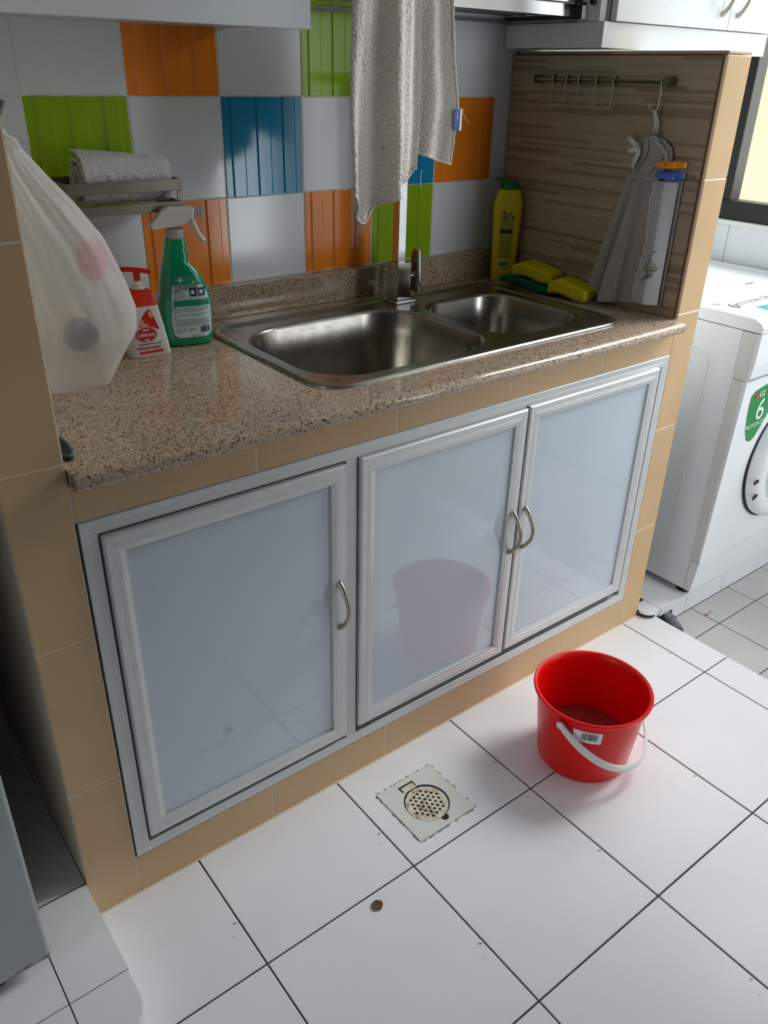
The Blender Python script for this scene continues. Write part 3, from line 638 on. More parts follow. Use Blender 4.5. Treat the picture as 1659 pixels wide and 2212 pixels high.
# ------------------------------------------------------------------ tap
fc = thing('kitchen_tap', 'square chrome kitchen tap standing between the two sink bowls', 'tap', (1.043, 0.472, ZC + 0.002))
obj('base', bx(1.013, 1.072, 0.443, 0.503, ZC + 0.0015, ZC + 0.0085, bev=0.002), M_chrome, fc)
obj('body', bx(1.022, 1.064, 0.452, 0.494, ZC + 0.0085, 0.957, bev=0.002), M_chrome, fc)
obj('spout', prism(BM(), [(0.484, 0.957), (0.484, 1.342), (0.34, 1.342), (0.34, 1.320), (0.462, 1.320), (0.462, 0.957)], 'x', 1.0295, 1.0525, bev=0.0015), M_chrome, fc)
obj('lever_stem', cyl(BM(), (1.064, 0.473, 0.921), (1.090, 0.473, 0.921), 0.0085), M_chrome, fc, True, angle=50)
lp = [(0.452 + u, v) for u, v in ((0.0, 0.885), (0.018, 0.878), (0.034, 0.885), (0.036, 0.93), (0.032, 0.975), (0.02, 0.985), (0.006, 0.979))]
obj('lever', prism(BM(), lp, 'x', 1.088, 1.096, bev=0.002), M_chrome, fc)

# ------------------------------------------------------------------ hand-wash dispenser
def rloops(spec, c, n=6):
    """spec rows: z, cx, hw, hd, r -> rounded-rect loops about c"""
    return [[(c[0] + cx + x, c[1] + y, z) for x, y in rrect(-hw, hw, -hd, hd, r, n)] for z, cx, hw, hd, r in spec]
SP = (0.392, 0.424)
sp = thing('soap_dispenser', 'white hand wash bottle with red shoulder and red pump', 'soap bottle', (SP[0], SP[1], ZC))
A0 = math.radians(-4)
def put(bm, c=SP, a=A0): return rotz(bm, a, (c[0], c[1], 0))
bm = BM(); loft(bm, rloops([(ZC, 0, .0365, .024, .008), (ZC + .003, 0, .0385, .026, .009), (ZC + .05, -.002, .033, .024, .008), (ZC + .094, -.004, .0262, .022, .007)], SP)); obj('bottle', put(bm), M_white_plastic, sp, True, angle=50)
bm = BM(); loft(bm, rloops([(ZC + .094, -.004, .0262, .022, .007), (ZC + .112, -.005, .0235, .021, .007), (ZC + .119, -.005, .0205, .018, .008), (ZC + .123, -.005, .014, .013, .01)], SP)); sh = obj('shoulder', put(bm), M_orange_red, sp, True, angle=50); sh['label'] = 'orange red bottle shoulder'
PX, PY = SP[0] - .005, SP[1]
bm = BM(); lathe(bm, [(0, 0), (.0125, 0), (.0125, .006), (.006, .0085), (.0048, .02), (0, .02)], (PX, PY, ZC + .122)); obj('collar', bm, M_white_plastic, sp, True, angle=40)
pm = BM(); lathe(pm, [(0, .0), (.0058, 0), (.0062, .012), (.007, .017), (0, .018)], (PX, PY, ZC + .137)); po = obj('pump', pm, M_red_plastic, sp, True, angle=40); po['label'] = 'red pump'
bm = BM(); tube(bm, [(PX + .024, PY - .004, ZC + .1505), (PX + .012, PY - .002, ZC + .154), (PX, PY, ZC + .1565), (PX - .015, PY + .002, ZC + .1585), (PX - .030, PY + .004, ZC + .159), (PX - .034, PY + .0045, ZC + .157)], 0, n=12, flat=(.0085, .0042, (0, 1, 0))); obj('spout', bm, M_red_plastic, po, True, angle=60)
# printed front of the bottle (follows the sloping front face)
def soapface(u, v, lift=0.0006):
    """u across (-1..1), v height 0..0.094 -> world"""
    t = v / .094; hw = interp([(0, .0385), (.5, .033), (.94, .0262)], v / .1); hd = interp([(0, .026), (.05, .024), (.094, .022)], v); cx = interp([(0, 0), (.05, -.002), (.094, -.004)], v)
    p = Vector((SP[0] + cx + u * hw, SP[1] - hd - lift, ZC + v)); return Matrix.Translation((SP[0], SP[1], 0)) @ Matrix.Rotation(A0, 4, 'Z') @ Matrix.Translation((-SP[0], -SP[1], 0)) @ p
def patch(poly, f, lift): 
    bm = BM(); c = [bm.verts.new(f(u, v, lift)) for u, v in poly]; d = [bm.verts.new(f(u, v, lift - 0.0006)) for u, v in poly]
    bm.faces.new(c); bm.faces.new(d[::-1])
    for i in range(len(c)): bm.faces.new((c[i], c[(i + 1) % len(c)], d[(i + 1) % len(c)], d[i]))
    return bm
def ell(cu, cv, ru, rv, n=28, a=0.0): return [(cu + ru * math.cos(t) * math.cos(a) - ru * math.sin(t) * math.sin(a), cv + rv * math.sin(t)) for t in [2 * PI * i / n for i in range(n)]]
obj('picture', patch([(-.55, .058), (-.45, .066), (-.25, .076), (.0, .085), (.22, .0885), (.34, .0875), (.62, .052), (.55, .050), (.3, .055), (.05, .056)], soapface, .0007), M_red_print, sp)
obj('hand_picture', patch([(-.5, .060), (-.4, .070), (-.15, .073), (-.02, .066), (.1, .060), (-.1, .055)], soapface, .0009), M_skin_print, sp)
obj('hand_picture', patch([(.12, .078), (.22, .0865), (.36, .083), (.42, .074), (.2, .071)], soapface, .0009), M_skin_print, sp)
obj('apple_picture', patch(ell(.0, .070, .24, .009), soapface, .0011), M_red_plastic, sp)
obj('badge_rim', patch(ell(-.18, .043, .62, .0142), soapface, .0012), M_grey_plastic, sp)
obj('badge', patch(ell(-.18, .043, .57, .0128), soapface, .0015), M_red_print, sp)
def sM(u, v, lift=.0021):
    a = soapface(u, v, lift); return frame_M(a, soapface(u + .1, v, lift) - a, soapface(u, v + .005, lift) - a)
text('lettering', 'Lifebuoy', .0096, M_white_print, sp, sM(-.18, .0428), bold=.00008)
for k, (w, v) in enumerate(((.30, .0335), (.2, .0318), (.11, .0303))): obj('emblem_bar', patch([(-.18 - w / 2, v), (-.18 + w / 2, v + .0004), (-.18 + w / 2, v + .0013), (-.18 - w / 2, v + .0009)], soapface, .0019), M_white_print, sp)
for s in (-1, 1): obj('emblem_loop', patch(ell(-.18 + s * .1, .0515, .1, .0014, 12), soapface, .0019), M_white_print, sp)
text('lettering', 'antibacterial hand wash', .0048, M_grey_print, sp, sM(-.05, .0255, .001))
text('lettering', 'total protect', .0088, M_red_print, sp, sM(-.12, .0185, .001))
obj('red_band', patch([(-.62, .0075), (.55, .0075), (.60, .0125), (-.62, .0115)], soapface, .001), M_red_print, sp)
# ------------------------------------------------------------------ green spray bottle
SB = (0.487, 0.450); A1 = math.radians(-14)
sb = thing('spray_bottle', 'green cleaner spray bottle with white trigger head', 'spray bottle', (SB[0], SB[1], ZC))
SPEC = [(.0, -.041, .041, .026), (.003, -.046, .046, .031), (.02, -.0485, .0485, .033), (.05, -.049, .0505, .033), (.085, -.0485, .0505, .032), (.105, -.0465, .0465, .030), (.122, -.0435, .040, .028), (.138, -.0405, .031, .026), (.150, -.038, .021, .024), (.158, -.0355, .0135, .0225), (.163, -.034, .012, .022), (.170, -.0325, .0155, .0215), (.174, -.0315, .0135, .0205), (.180, -.030, .011, .0195), (.186, -.0285, .0150, .0185), (.190, -.0275, .0125, .018), (.196, -.0255, .0115, .0175), (.2, -.0235, .0115, .0165)]
def sbw(v, u=0):
    l = interp([(a, b) for a, b, c, d in SPEC], v); r = interp([(a, c) for a, b, c, d in SPEC], v); return l, r, interp([(a, d) for a, b, c, d in SPEC], v)
bm = BM(); loops = []
for v, l, r, d in SPEC:
    c, h = (l + r) / 2, (r - l) / 2; lp = []
    for i in range(40):
        t = 2 * PI * i / 40; e = 0.62
        lp.append((SB[0] + c + h * math.copysign(abs(math.cos(t)) ** e, math.cos(t)), SB[1] + d * math.copysign(abs(math.sin(t)) ** e, math.sin(t)), ZC + v))
    loops.append(lp)
loft(bm, loops); obj('bottle', put(bm, SB, A1), M_gbottle, sb, True, angle=60)
RB = Matrix.Translation((SB[0], SB[1], 0)) @ Matrix.Rotation(A1, 4, 'Z') @ Matrix.Translation((-SB[0], -SB[1], 0))
def sbface(x, v, lift=.0006):
    """x: metres across the flat front, v height"""
    l, r, d = sbw(v); c, h = (l + r) / 2, (r - l) / 2; q = max(-.999, min(.999, (x - c) / h)); e = 0.62
    ct_ = abs(q) ** (1 / e); yy = d * (max(0.0, 1 - ct_ ** 2) ** 0.5) ** e
    return RB @ Vector((SB[0] + x, SB[1] - yy - lift, ZC + v))
def strip_patch(v0, v1, xl, xr, lift, nu=10, nv=10):
    """curved patch following the bottle; xl/xr functions of v"""
    return grid(lambda a, b: sbface(xl(v0 + (v1 - v0) * b) + (xr(v0 + (v1 - v0) * b) - xl(v0 + (v1 - v0) * b)) * a, v0 + (v1 - v0) * b, lift), nu, nv)
LL = lambda v: interp([(.018, -.020), (.024, -.030), (.05, -.0325), (.1, -.0285), (.118, -.025), (.135, -.021)], v); LR = lambda v: interp([(.018, .034), (.026, .043), (.05, .045), (.085, .045), (.105, .039), (.12, .028), (.135, .010)], v)
obj('label', strip_patch(.018, .132, LL, LR, .0008, 14, 24), M_glabel, sb, True)
obj('label_band', strip_patch(.0785, .0905, lambda v: LL(v) + .003, lambda v: .043, .0016, 10, 2), M_gprint, sb)
obj('label_top', strip_patch(.1175, .1345, lambda v: LL(v) + .0, lambda v: LR(v) - .000, .0016, 10, 6), M_gprint, sb)
obj('flower_picture', strip_patch(.119, .125, lambda v: .012, lambda v: .018, .0022, 3, 3), plain('lime_print', rgb(150, 200, 60), .5), sb)
bm = BM(); c = sbface(-.010, .1275, .0022)
for k in range(8):
    a = k * PI / 4; L = .009 if k % 2 == 0 else .005; p = sbface(-.010 + L * math.cos(a), .1275 + L * math.sin(a) * .8, .0022); tube(bm, [c, p], [.0009, .0002], n=5)
obj('sparkle_picture', bm, M_white_print, sb)
for x0, x1 in ((.006, .0195), (.0225, .036)):
    po = obj('pictogram', strip_patch(.0965, .112, lambda v: x0, lambda v: x1, .0018, 4, 3), M_navy, sb); obj('pictogram_hand', strip_patch(.101, .1075, lambda v: x0 + .0022, lambda v: x0 + .0085, .0024, 3, 2), M_white_print, po)
def lines(v, n, x0, x1, dv=.0031, mt=M_grey_print, th=.0009):
    bm = BM()
    for k in range(n):
        vv = v - dv * k; e = x1 - random.random() * .006 * (k == n - 1) * 3; x = x0
        while x < e - .002:
            w = min(random.uniform(.003, .008), e - x); q = [sbface(x + w * t / 2, vv + s * th / 2, .0017) for s in (-1, 1) for t in (0, 1, 2)]
            vs = [bm.verts.new(p) for p in q]; bm.faces.new((vs[0], vs[1], vs[4], vs[3])); bm.faces.new((vs[1], vs[2], vs[5], vs[4])); x += w + .0009
    return obj('small_print', bm, mt, sb)
lines(.1155, 3, -.022, .022, .0028, M_black_print, .0014); lines(.106, 5, -.025, -.002, .0029); lines(.1065, 1, -.025, -.012, .003, M_black_print, .002)
lines(.094, 1, -.027, .041, .003, M_red_print, .0006); lines(.0745, 3, -.028, .042); lines(.0752, 1, -.029, -.016, .003, M_black_print, .002); lines(.0635, 2, -.028, .042); lines(.0565, 1, -.028, -.008, .003, M_black_print, .002); lines(.053, 5, -.028, .042, .0029); lines(.0355, 4, -.026, -.008, .0027); lines(.0355, 3, -.002, .012, .0027); lines(.0215, 2, .004, .026, .0026)
bm = BM(); x = .021
while x < .0385:
    w = random.choice((.0006, .0011, .0017)); q = [sbface(x, .0265, .0018), sbface(x + w, .0265, .0018), sbface(x + w, .0385, .0018), sbface(x, .0385, .0018)]; bm.faces.new([bm.verts.new(p) for p in q]); x += w + random.choice((.0006, .0009, .0012))
obj('barcode', bm, M_navy, sb)
CX = SB[0] - .006
bm = BM(); n = 40
loft(bm, [[(CX + (.0162 + .0007 * (i % 2)) * math.cos(2 * PI * i / n), SB[1] + (.0162 + .0007 * (i % 2)) * math.sin(2 * PI * i / n), ZC + z) for i in range(n)] for z in (.1995, .2165)])
obj('collar', put(bm, SB, A1), M_grey_plastic, sb)
hp = [(-.052, .2235), (-.046, .2165), (-.016, .2205), (.010, .2225), (.017, .2315), (.030, .235), (.0335, .2525), (.030, .2545), (-.016, .2555), (-.026, .252)]
hd = obj('spray_head', put(prism(BM(), [(SB[0] + a, ZC + b) for a, b in hp], 'y', SB[1] - .0125, SB[1] + .0125, bev=.003), SB, A1), M_white_plastic, sb)
obj('nozzle', put(box(BM(), SB[0] + .033, SB[0] + .0495, SB[1] - .009, SB[1] + .009, ZC + .2365, ZC + .2525, bev=.002), SB, A1), M_grey_plastic, hd)
obj('trigger', put(tube(BM(), [(SB[0] + .026, SB[1], ZC + .238), (SB[0] + .031, SB[1], ZC + .222), (SB[0] + .037, SB[1], ZC + .207), (SB[0] + .045, SB[1], ZC + .195), (SB[0] + .0475, SB[1], ZC + .192)], 0, n=12, flat=(.0085, .0048, (0, 1, 0))), SB, A1), M_white_plastic, hd, True, angle=60)
# ------------------------------------------------------------------ yellow cleaner bottle
YB0 = (1.4315, 0.513); A2 = math.radians(-30)
yb = thing('cleaner_bottle', 'tall yellow cream cleaner bottle with green cap in the corner', 'bottle', (YB0[0], YB0[1], ZC))
YS = [(.0, .028, .017), (.003, .031, .019), (.04, .0325, .020), (.09, .034, .0205), (.15, .0365, .021), (.18, .0375, .021), (.198, .036, .0205), (.212, .032, .0195), (.226, .0265, .019)]
bm = BM(); loft(bm, [[(YB0[0] + w * math.copysign(abs(math.cos(t)) ** .8, math.cos(t)), YB0[1] + d * math.copysign(abs(math.sin(t)) ** .8, math.sin(t)), ZC + z) for t in [2 * PI * i / 36 for i in range(36)]] for z, w, d in YS]); obj('bottle', put(bm, YB0, A2), M_yplastic, yb, True, angle=60)
bm = BM(); loft(bm, [[(YB0[0] + w * math.cos(t), YB0[1] + d * math.sin(t), ZC + z) for t in [2 * PI * i / 30 for i in range(30)]] for z, w, d in [(.226, .0255, .0185), (.236, .0235, .018), (.243, .0205, .017), (.246, .016, .014)]]); cp = obj('cap', put(bm, YB0, A2), M_gcap, yb, True, angle=50)
obj('spout', put(prism(BM(), [(YB0[0] - .036, ZC + .250), (YB0[0] - .034, ZC + .246), (YB0[0] - .018, ZC + .240), (YB0[0] + .016, ZC + .243), (YB0[0] + .014, ZC + .2475), (YB0[0] - .018, ZC + .2515), (YB0[0] - .034, ZC + .2545)], 'y', YB0[1] - .009, YB0[1] + .009, bev=.0015), YB0, A2), M_gcap, cp)
RY = Matrix.Translation((YB0[0], YB0[1], 0)) @ Matrix.Rotation(A2, 4, 'Z') @ Matrix.Translation((-YB0[0], -YB0[1], 0))
def yface(x, v, lift=.0006):
    w = interp([(a, b) for a, b, c in YS], v); d = interp([(a, c) for a, b, c in YS], v); q = max(-.99, min(.99, x / w)); ct_ = abs(q) ** (1 / .8)
    return RY @ Vector((YB0[0] + x, YB0[1] - d * (max(0, 1 - ct_ ** 2) ** .5) ** .8 - lift, ZC + v))
def ypatch(name, x0, x1, v0, v1, mt, lift=.0008): return obj(name, grid(lambda a, b: yface(x0 + (x1 - x0) * a, v0 + (v1 - v0) * b, lift), 5, 5), mt, yb)
M_ygreen = plain('olive_label', rgb(196, 186, 40), .4)
ypatch('label', -.022, .012, .06, .168, M_ygreen)
for a in (-.0215, -.010, .0015): ypatch('pictogram', a, a + .0095, .121, .132, M_black_print, .0013)
ypatch('label_rule', -.022, .012, .0955, .097, M_black_print, .0013)
bm = BM()
for k in range(26):
    x = random.uniform(-.021, .010); v = .152 + random.random() * .022
    w = random.uniform(.002, .005); q = [yface(x, v, .0014), yface(x + w, v + .0015, .0014), yface(x + w, v + .004, .0014), yface(x, v + .0025, .0014)]; bm.faces.new([bm.verts.new(p) for p in q])
obj('small_print', bm, M_black_print, yb)
bm = BM()
for k in range(22):
    v = .062 + k * .0041
    if .117 < v < .135 or .093 < v < .099: continue
    x = -.021
    while x < .009:
        w = random.uniform(.003, .007); q = [yface(x, v, .0014), yface(x + w, v, .0014), yface(x + w, v + .0008, .0014), yface(x, v + .0008, .0014)]; bm.faces.new([bm.verts.new(p) for p in q]); x += w + .0012
obj('small_print', bm, M_grey_print, yb)
ypatch('barcode_label', -.020, .004, .036, .051, M_white_print, .0009)
bm = BM(); x = -.018
while x < .002:
    w = random.choice((.0007, .0013, .002)); q = [yface(x, .038, .0015), yface(x + w, .038, .0015), yface(x + w, .049, .0015), yface(x, .049, .0015)]; bm.faces.new([bm.verts.new(p) for p in q]); x += w + random.choice((.0008, .0013))
obj('barcode', bm, M_black_print, yb)
# ------------------------------------------------------------------ sponges
def sponge_bm(c, L, w, h, ang, z0, wave, dz=0.0, n=18):
    bm = BM(); V = {}
    nx, ny, nz = 6, n, 4
    for i in range(nx + 1):
        for j in range(ny + 1):
            for k in range(nz + 1):
                if 0 < i < nx and 0 < j < ny and 0 < k < nz: continue
                u, t, s = i / nx - .5, j / ny - .5, k / nz
                r = 1 - .04 * (abs(2 * u) ** 6 + abs(2 * t) ** 8)
                x = u * w * r; y = t * L * r; z = z0 + s * h * (1 - .25 * abs(2 * t) ** 6 * s) + wave * (math.sin(t * 2 * PI * .85 + .5) + 1) * .5 + dz * (t + .5)
                x += .0012 * noise.noise(Vector((y * 90, z * 90, u))); z += .0010 * noise.noise(Vector((x * 120, y * 120, s * 2)))
                V[i, j, k] = bm.verts.new((c[0] + x, c[1] + y, z))
    def F(a, b, cc, d): bm.faces.new((V[a], V[b], V[cc], V[d]))
    for i in range(nx):
        for j in range(ny):
            for k in (0, nz): F((i, j, k), (i + 1, j, k), (i + 1, j + 1, k), (i, j + 1, k))
    for j in range(ny):
        for k in range(nz):
            for i in (0, nx): F((i, j, k), (i, j + 1, k), (i, j + 1, k + 1), (i, j, k + 1))
    for i in range(nx):
        for k in range(nz):
            for j in (0, ny): F((i, j, k), (i + 1, j, k), (i + 1, j, k + 1), (i, j, k + 1))
    return rotz(bm, ang, (c[0], c[1], 0))
g1 = obj('scouring_pad', sponge_bm((1.408, .392), .165, .068, .014, math.radians(8), ZC + .0065, .010), M_scour, None, True); tag(g1, 'rumpled dark green scouring pad under the yellow sponge', 'scouring pad')
s1 = thing('kitchen_sponge', 'yellow sponge lying on the green scouring pad by the bottle', 'sponge', (1.428, .385, ZC + .0245), 'yellow kitchen sponges')
obj('foam', sponge_bm((1.425, .385), .125, .070, .026, math.radians(10), ZC + .0275, .010), M_foam, s1, True); obj('scrub_layer', sponge_bm((1.425, .385), .126, .071, .003, math.radians(10), ZC + .0248, .010), M_spbase, s1, True)
s2 = thing('kitchen_sponge', 'yellow sponge on the worktop beneath the hanging hand towel', 'sponge', (1.428, .268, ZC + .001), 'yellow kitchen sponges')
obj('foam', sponge_bm((1.428, .268), .112, .068, .028, math.radians(12), ZC + .004, .012), M_foam, s2, True); obj('scrub_layer', sponge_bm((1.428, .268), .113, .069, .003, math.radians(12), ZC + .001, .012), M_spbase, s2, True)
# black plug beside the left wall
bm = BM(); loft(bm, [[(.1045 + .0125 * k * math.cos(t), .072 + .050 * k * math.sin(t), ZC + z * .7) for t in [2 * PI * i / 32 for i in range(32)]] for z, k in ((.0005, .92), (.003, 1), (.010, 1), (.0125, .9), (.010, .75))]); pl = thing('sink_plug', 'black rubber plug lying on the worktop against the left wall', 'plug', (.1055, .072, ZC))
obj('plug', bm, M_rubber, pl, True, angle=50); obj('rim', tube(BM(), [(.1045 + .0118 * math.cos(t), .072 + .0485 * math.sin(t), ZC + .0080) for t in [2 * PI * i / 32 for i in range(33)]], .0018, n=8), M_slate, pl, True)

# ------------------------------------------------------------------ carrier bag hanging on a hook
hk = thing('wall_hook', 'steel wall hook holding the white plastic bag', 'hook', (.0893, .14, 1.27))
obj('backplate', bx(.0895, .092, .128, .152, 1.262, 1.318, bev=.0008), M_steel_dull, hk)
obj('prong', tube(BM(), [(.0905, .14, 1.288), (.100, .139, 1.282), (.112, .138, 1.281), (.123, .137, 1.290), (.130, .136, 1.305)], .0042, n=12), M_steel_dull, hk, True, angle=60)
RGT = [(.898, .205), (.903, .236), (.915, .243), (.95, .262), (.985, .283), (1.02, .2835), (1.07, .266), (1.13, .241), (1.1775, .205), (1.215, .172), (1.25, .145), (1.268, .130), (1.278, .124), (1.288, .122)]
LFT = [(.898, .165), (.903, .135), (.915, .115), (.935, .097), (1.0, .0935), (1.10, .0935), (1.18, .0940), (1.225, .098), (1.25, .105), (1.268, .112), (1.278, .115), (1.288, .112)]
DEP = [(.898, .012), (.905, .030), (.93, .048), (.98, .062), (1.05, .062), (1.12, .050), (1.2, .030), (1.25, .013), (1.268, .007), (1.278, .006), (1.288, .009)]
def bagf(u, v):
    z = .898 + .39 * v; l, r, d = interp(LFT, z), interp(RGT, z), interp(DEP, z); cy = .205 - .066 * max(0, (z - .93) / .35) ** 1.0
    t = 2 * PI * u; g = min(1, d / .03)
    fold = (.0040 * (abs(math.sin(5.5 * t + 1.6 * z * 6)) - .5) + .0022 * (abs(math.sin(13 * t + 14 * z)) - .5)) * g * (.25 + .75 * v)
    w = .0055 * noise.noise(Vector((math.cos(t) * 2.2, math.sin(t) * 2.2, z * 13))) * g
    k = 1 + (fold + w) / max(.02, d); ca, sa = math.cos(t), math.sin(t)
    x = (l + r) / 2 + (r - l) / 2 * math.copysign(abs(ca) ** .9, ca) * (1 + (k - 1) * .3); y = cy + d * math.copysign(abs(sa) ** .9, sa) * k
    return (max(.0915, x), y, z)
bg_ = thing('plastic_bag', 'crumpled white translucent plastic bag hanging at the left wall', 'bag', (.19, .2, .898))
bm = grid(bagf, 140, 110, wrapu=True); obj('bag', bm, M_bag, bg_, True)
kb = BM(); tube(kb, [(.112, .139, 1.272), (.118, .137, 1.262), (.126, .134, 1.252), (.133, .133, 1.244)], [.004, .0075, .006, .003], n=10); tube(kb, [(.120, .136, 1.262), (.134, .130, 1.257), (.140, .127, 1.250)], [.006, .006, .002], n=8)
obj('knot', kb, M_bag, bg_, True)
bm = BM(); tube(bm, [(.108, .138, 1.283), (.112, .138, 1.275), (.114, .138, 1.265)], [.005, .006, .006], n=10); obj('handle_loop', bm, M_bag, bg_, True)
jr = thing('jar', 'jar with a dark slate lid inside the plastic bag', 'jar', (.196, .17, .95))
ax = Vector((-.10, -1.0, .05)).normalized(); 
bu, bv = min(((i / 280, j / 60) for i in range(140, 280) for j in range(61)), key=lambda q: math.hypot(bagf(*q)[0] - .1837, bagf(*q)[2] - .9976))
P0 = Vector(bagf(bu, bv)); nn = (Vector(bagf(bu + .03, bv)) - Vector(bagf(bu - .03, bv))).cross(Vector(bagf(bu, bv + .06)) - Vector(bagf(bu, bv - .06))).normalized()
ax = nn if nn.y < 0 else -nn
jc = P0 - ax * .0085
obj('lid', cyl(BM(), jc, jc - ax * .014, .0235, n=36), M_slate, jr, True, angle=50); obj('body', cyl(BM(), jc - ax * .0142, jc - ax * .07, .0225, n=36), M_cream, jr, True, angle=50)
bm = BM(); bmesh.ops.create_uvsphere(bm, u_segments=20, v_segments=14, radius=1); bmesh.ops.scale(bm, vec=(.022, .014, .030), verts=bm.verts); bmesh.ops.translate(bm, vec=(.222, .166, 1.098), verts=bm.verts)
tag(obj('pink_packet', bm, M_pink, None, True), 'pink packet showing faintly through the upper part of the plastic bag', 'packet')

# ------------------------------------------------------------------ steel wall rack with rolled towel
rk = thing('wall_rack', 'stainless steel flat bar wall rack above the spray bottle', 'rack', (.40, .52, 1.108))
RX0, RX1, RY0, RY1 = .296, .509, .462, .580
def bar(nm, *a): return obj(nm, bx(*a, bev=.0006), M_steel_dull, rk)
bar('front_bar', RX0, RX1, RY0, RY0 + .0025, 1.1445, 1.1645); bar('front_bar', RX0, RX1, RY0, RY0 + .0025, 1.1085, 1.1255)
bar('front_post', RX0, RX0 + .012, RY0, RY0 + .0025, 1.1255, 1.1445); bar('front_post', RX1 - .010, RX1, RY0, RY0 + .0025, 1.1255, 1.1445)
for x in (RX0, RX1 - .0025): bar('side_bar', x, x + .0025, RY0 + .0025, RY1, 1.1445, 1.1645); bar('side_bar', x, x + .0025, RY0 + .0025, RY1, 1.1085, 1.1255)
bar('back_bar', RX0 + .0025, RX1 - .0025, RY1 - .0025, RY1, 1.1445, 1.1645)
for y in (.482, .504, .526, .548): bar('shelf_bar', RX0 + .0025, RX1 - .0025, y, y + .010, 1.1095, 1.1115)
rt = thing('rolled_towel', 'rolled up white terry towel lying in the steel wall rack', 'towel', (.42, .52, 1.1125))
def rollf(u, v):
    # spiral sheet: u along the spiral, v along x
    t = u * 2 * PI * 2.3; rr = .048 - .034 * u
    x = .336 + .166 * v + .004 * noise.noise(Vector((u * 9, 3, 0))) * (1 if v < .02 or v > .98 else 0)
    sq = 1 - .18 * v; lift = .0
    y = .522 + rr * .95 * sq * math.cos(t + 1.2) ; z = 1.1645 - .008 * v + rr * sq * 1.06 * math.sin(t + 1.2) * (.92)
    e = .0022 * noise.noise(Vector((x * 160, t * 6, 1.3)))
    return (x, y + e, max(1.1145, z + e))
bm = grid(rollf, 150, 90, thick=.0042)
obj('cloth', bm, M_roll, rt, True)

# ------------------------------------------------------------------ hook rail on the partition
hr = thing('hook_rail', 'dull steel hook rail fixed to the brown partition tile', 'rail', (1.452, .295, 1.33))
obj('rod', cyl(BM(), (1.452, .480, 1.339), (1.452, .112, 1.341), .0052, n=16), M_steel_dull, hr, True, angle=50)
for y, z in ((.483, 1.339), (.109, 1.341)): obj('post', cyl(BM(), (1.4425, y, z), (1.4744, y, z), .0088, n=24), M_steel_dull, hr, True, angle=50)
HY = [.419, .377, .341, .290, .243, .131]
NM = ['nearest the corner of the wall', 'second from the corner', 'third from the corner', 'fourth from the corner', 'fifth from the corner']
for i, y in enumerate(HY):
    h = thing('rail_hook', ('empty steel hook on the rail, ' + NM[i]) if i < 5 else 'steel hook at the near end of the rail holding the hand towel', 'hook', (1.452, y, 1.28), 'steel hooks on the rail')
    yy = y if i < 5 else .1185
    pts = [(1.452 + .0085 * math.cos(a), yy, 1.3395 + .0085 * math.sin(a)) for a in [-.5 + 0.5 * k for k in range(9)]]
    pts += [(1.4440, yy, 1.332), (1.4465, yy, 1.322), (1.4460, yy, 1.305), (1.4455, yy, 1.297)]
    pts += [(1.4455 - .003 * (1 - math.cos(a)), yy + .0085 * (1 - math.cos(a)), 1.2935 - .0095 * math.sin(a)) for a in [PI * k / 8 for k in range(1, 8)]] + [(1.4390, yy + .0180, 1.296), (1.4385, yy + .019, 1.304)]
    obj('wire', tube(BM(), pts, .0018, n=8), M_handle, h, True)
    obj('sleeve', cyl(BM(), (1.452, yy - .004, 1.3395), (1.452, yy + .004, 1.3395), .0078, n=16), M_steel_dull, h, True, angle=50)

# ------------------------------------------------------------------ dress-shaped hand towel
ht = thing('hand_towel', 'taupe dress shaped hand towel with ribbon bow hanging on the last hook', 'towel', (1.45, .14, .875))
XW = 1.4735
def skirt(u, v):
    z = 1.152 - .268 * v - .012 * v * math.sin(u * PI) ; y0 = .181 + .066 * v ** 1.05; y1 = .100 - .002 * v
    y = y0 + (y1 - y0) * u; ph = u * 2 * PI * 2.6 + .8
    dep = .013 + .027 * v ** .7 * math.sin(PI * min(1, u * 1.15 + .08)); x = XW - .006 - dep * (.55 + .5 * math.sin(ph)) * (.4 + .6 * math.sin(PI * min(1, u + .12)))
    e = .0010 * noise.noise(Vector((y * 260, z * 260, 0)))
    return (min(XW - .003, x + e), y + .006 * math.cos(ph) * v, z)
bm = grid(skirt, 110, 110, thick=.003); obj('skirt', bm, M_taupe, ht, True)
def skirt2(u, v):
    z = 1.150 - .262 * v; y = (.100 - .052 * u) - .004 * v + (.004 * math.sin(v * 9)) * (1 - u); x = XW - .016 - .010 * math.sin(u * PI * .9) - .006 * v - .010 * (1 - u) * v
    if u > .55: x += .010 * (u - .55) / .45
    return (x + .0008 * noise.noise(Vector((y * 300, z * 300, 3))), y, z)
bm = grid(skirt2, 50, 110, thick=.0026); fp = obj('front_panel', bm, M_pale, ht, True); fp['label'] = 'paler embroidered panel'
def skirt3(u, v):
    z = 1.155 - .272 * v; y = .088 - .046 * u ** .9; return (XW - .007 - .004 * math.sin(u * 6), y, z)
bm = grid(skirt3, 16, 60, thick=.0025); obj('back_panel', bm, M_taupe, ht, True)
bm = BM(); tube(bm, [Vector(skirt2(0.0, k / 30)) + Vector((-.0018, .0022 * math.sin(k * 1.7), 0)) for k in range(31)], .0024, n=8); obj('piping', bm, M_ribbon, fp, True)
bm = BM()
def emb(pts): tube(bm, [Vector(skirt2(u, v)) + Vector((-.0012, 0, 0)) for u, v in pts], .00055, n=5)
for k in range(9):
    cu, cv = random.uniform(.3, .8), random.uniform(.62, .78); r = random.uniform(.05, .12)
    emb([(cu + r * math.cos(a), cv + r * .22 * math.sin(a)) for a in [PI * 1.7 * i / 8 for i in range(9)]])
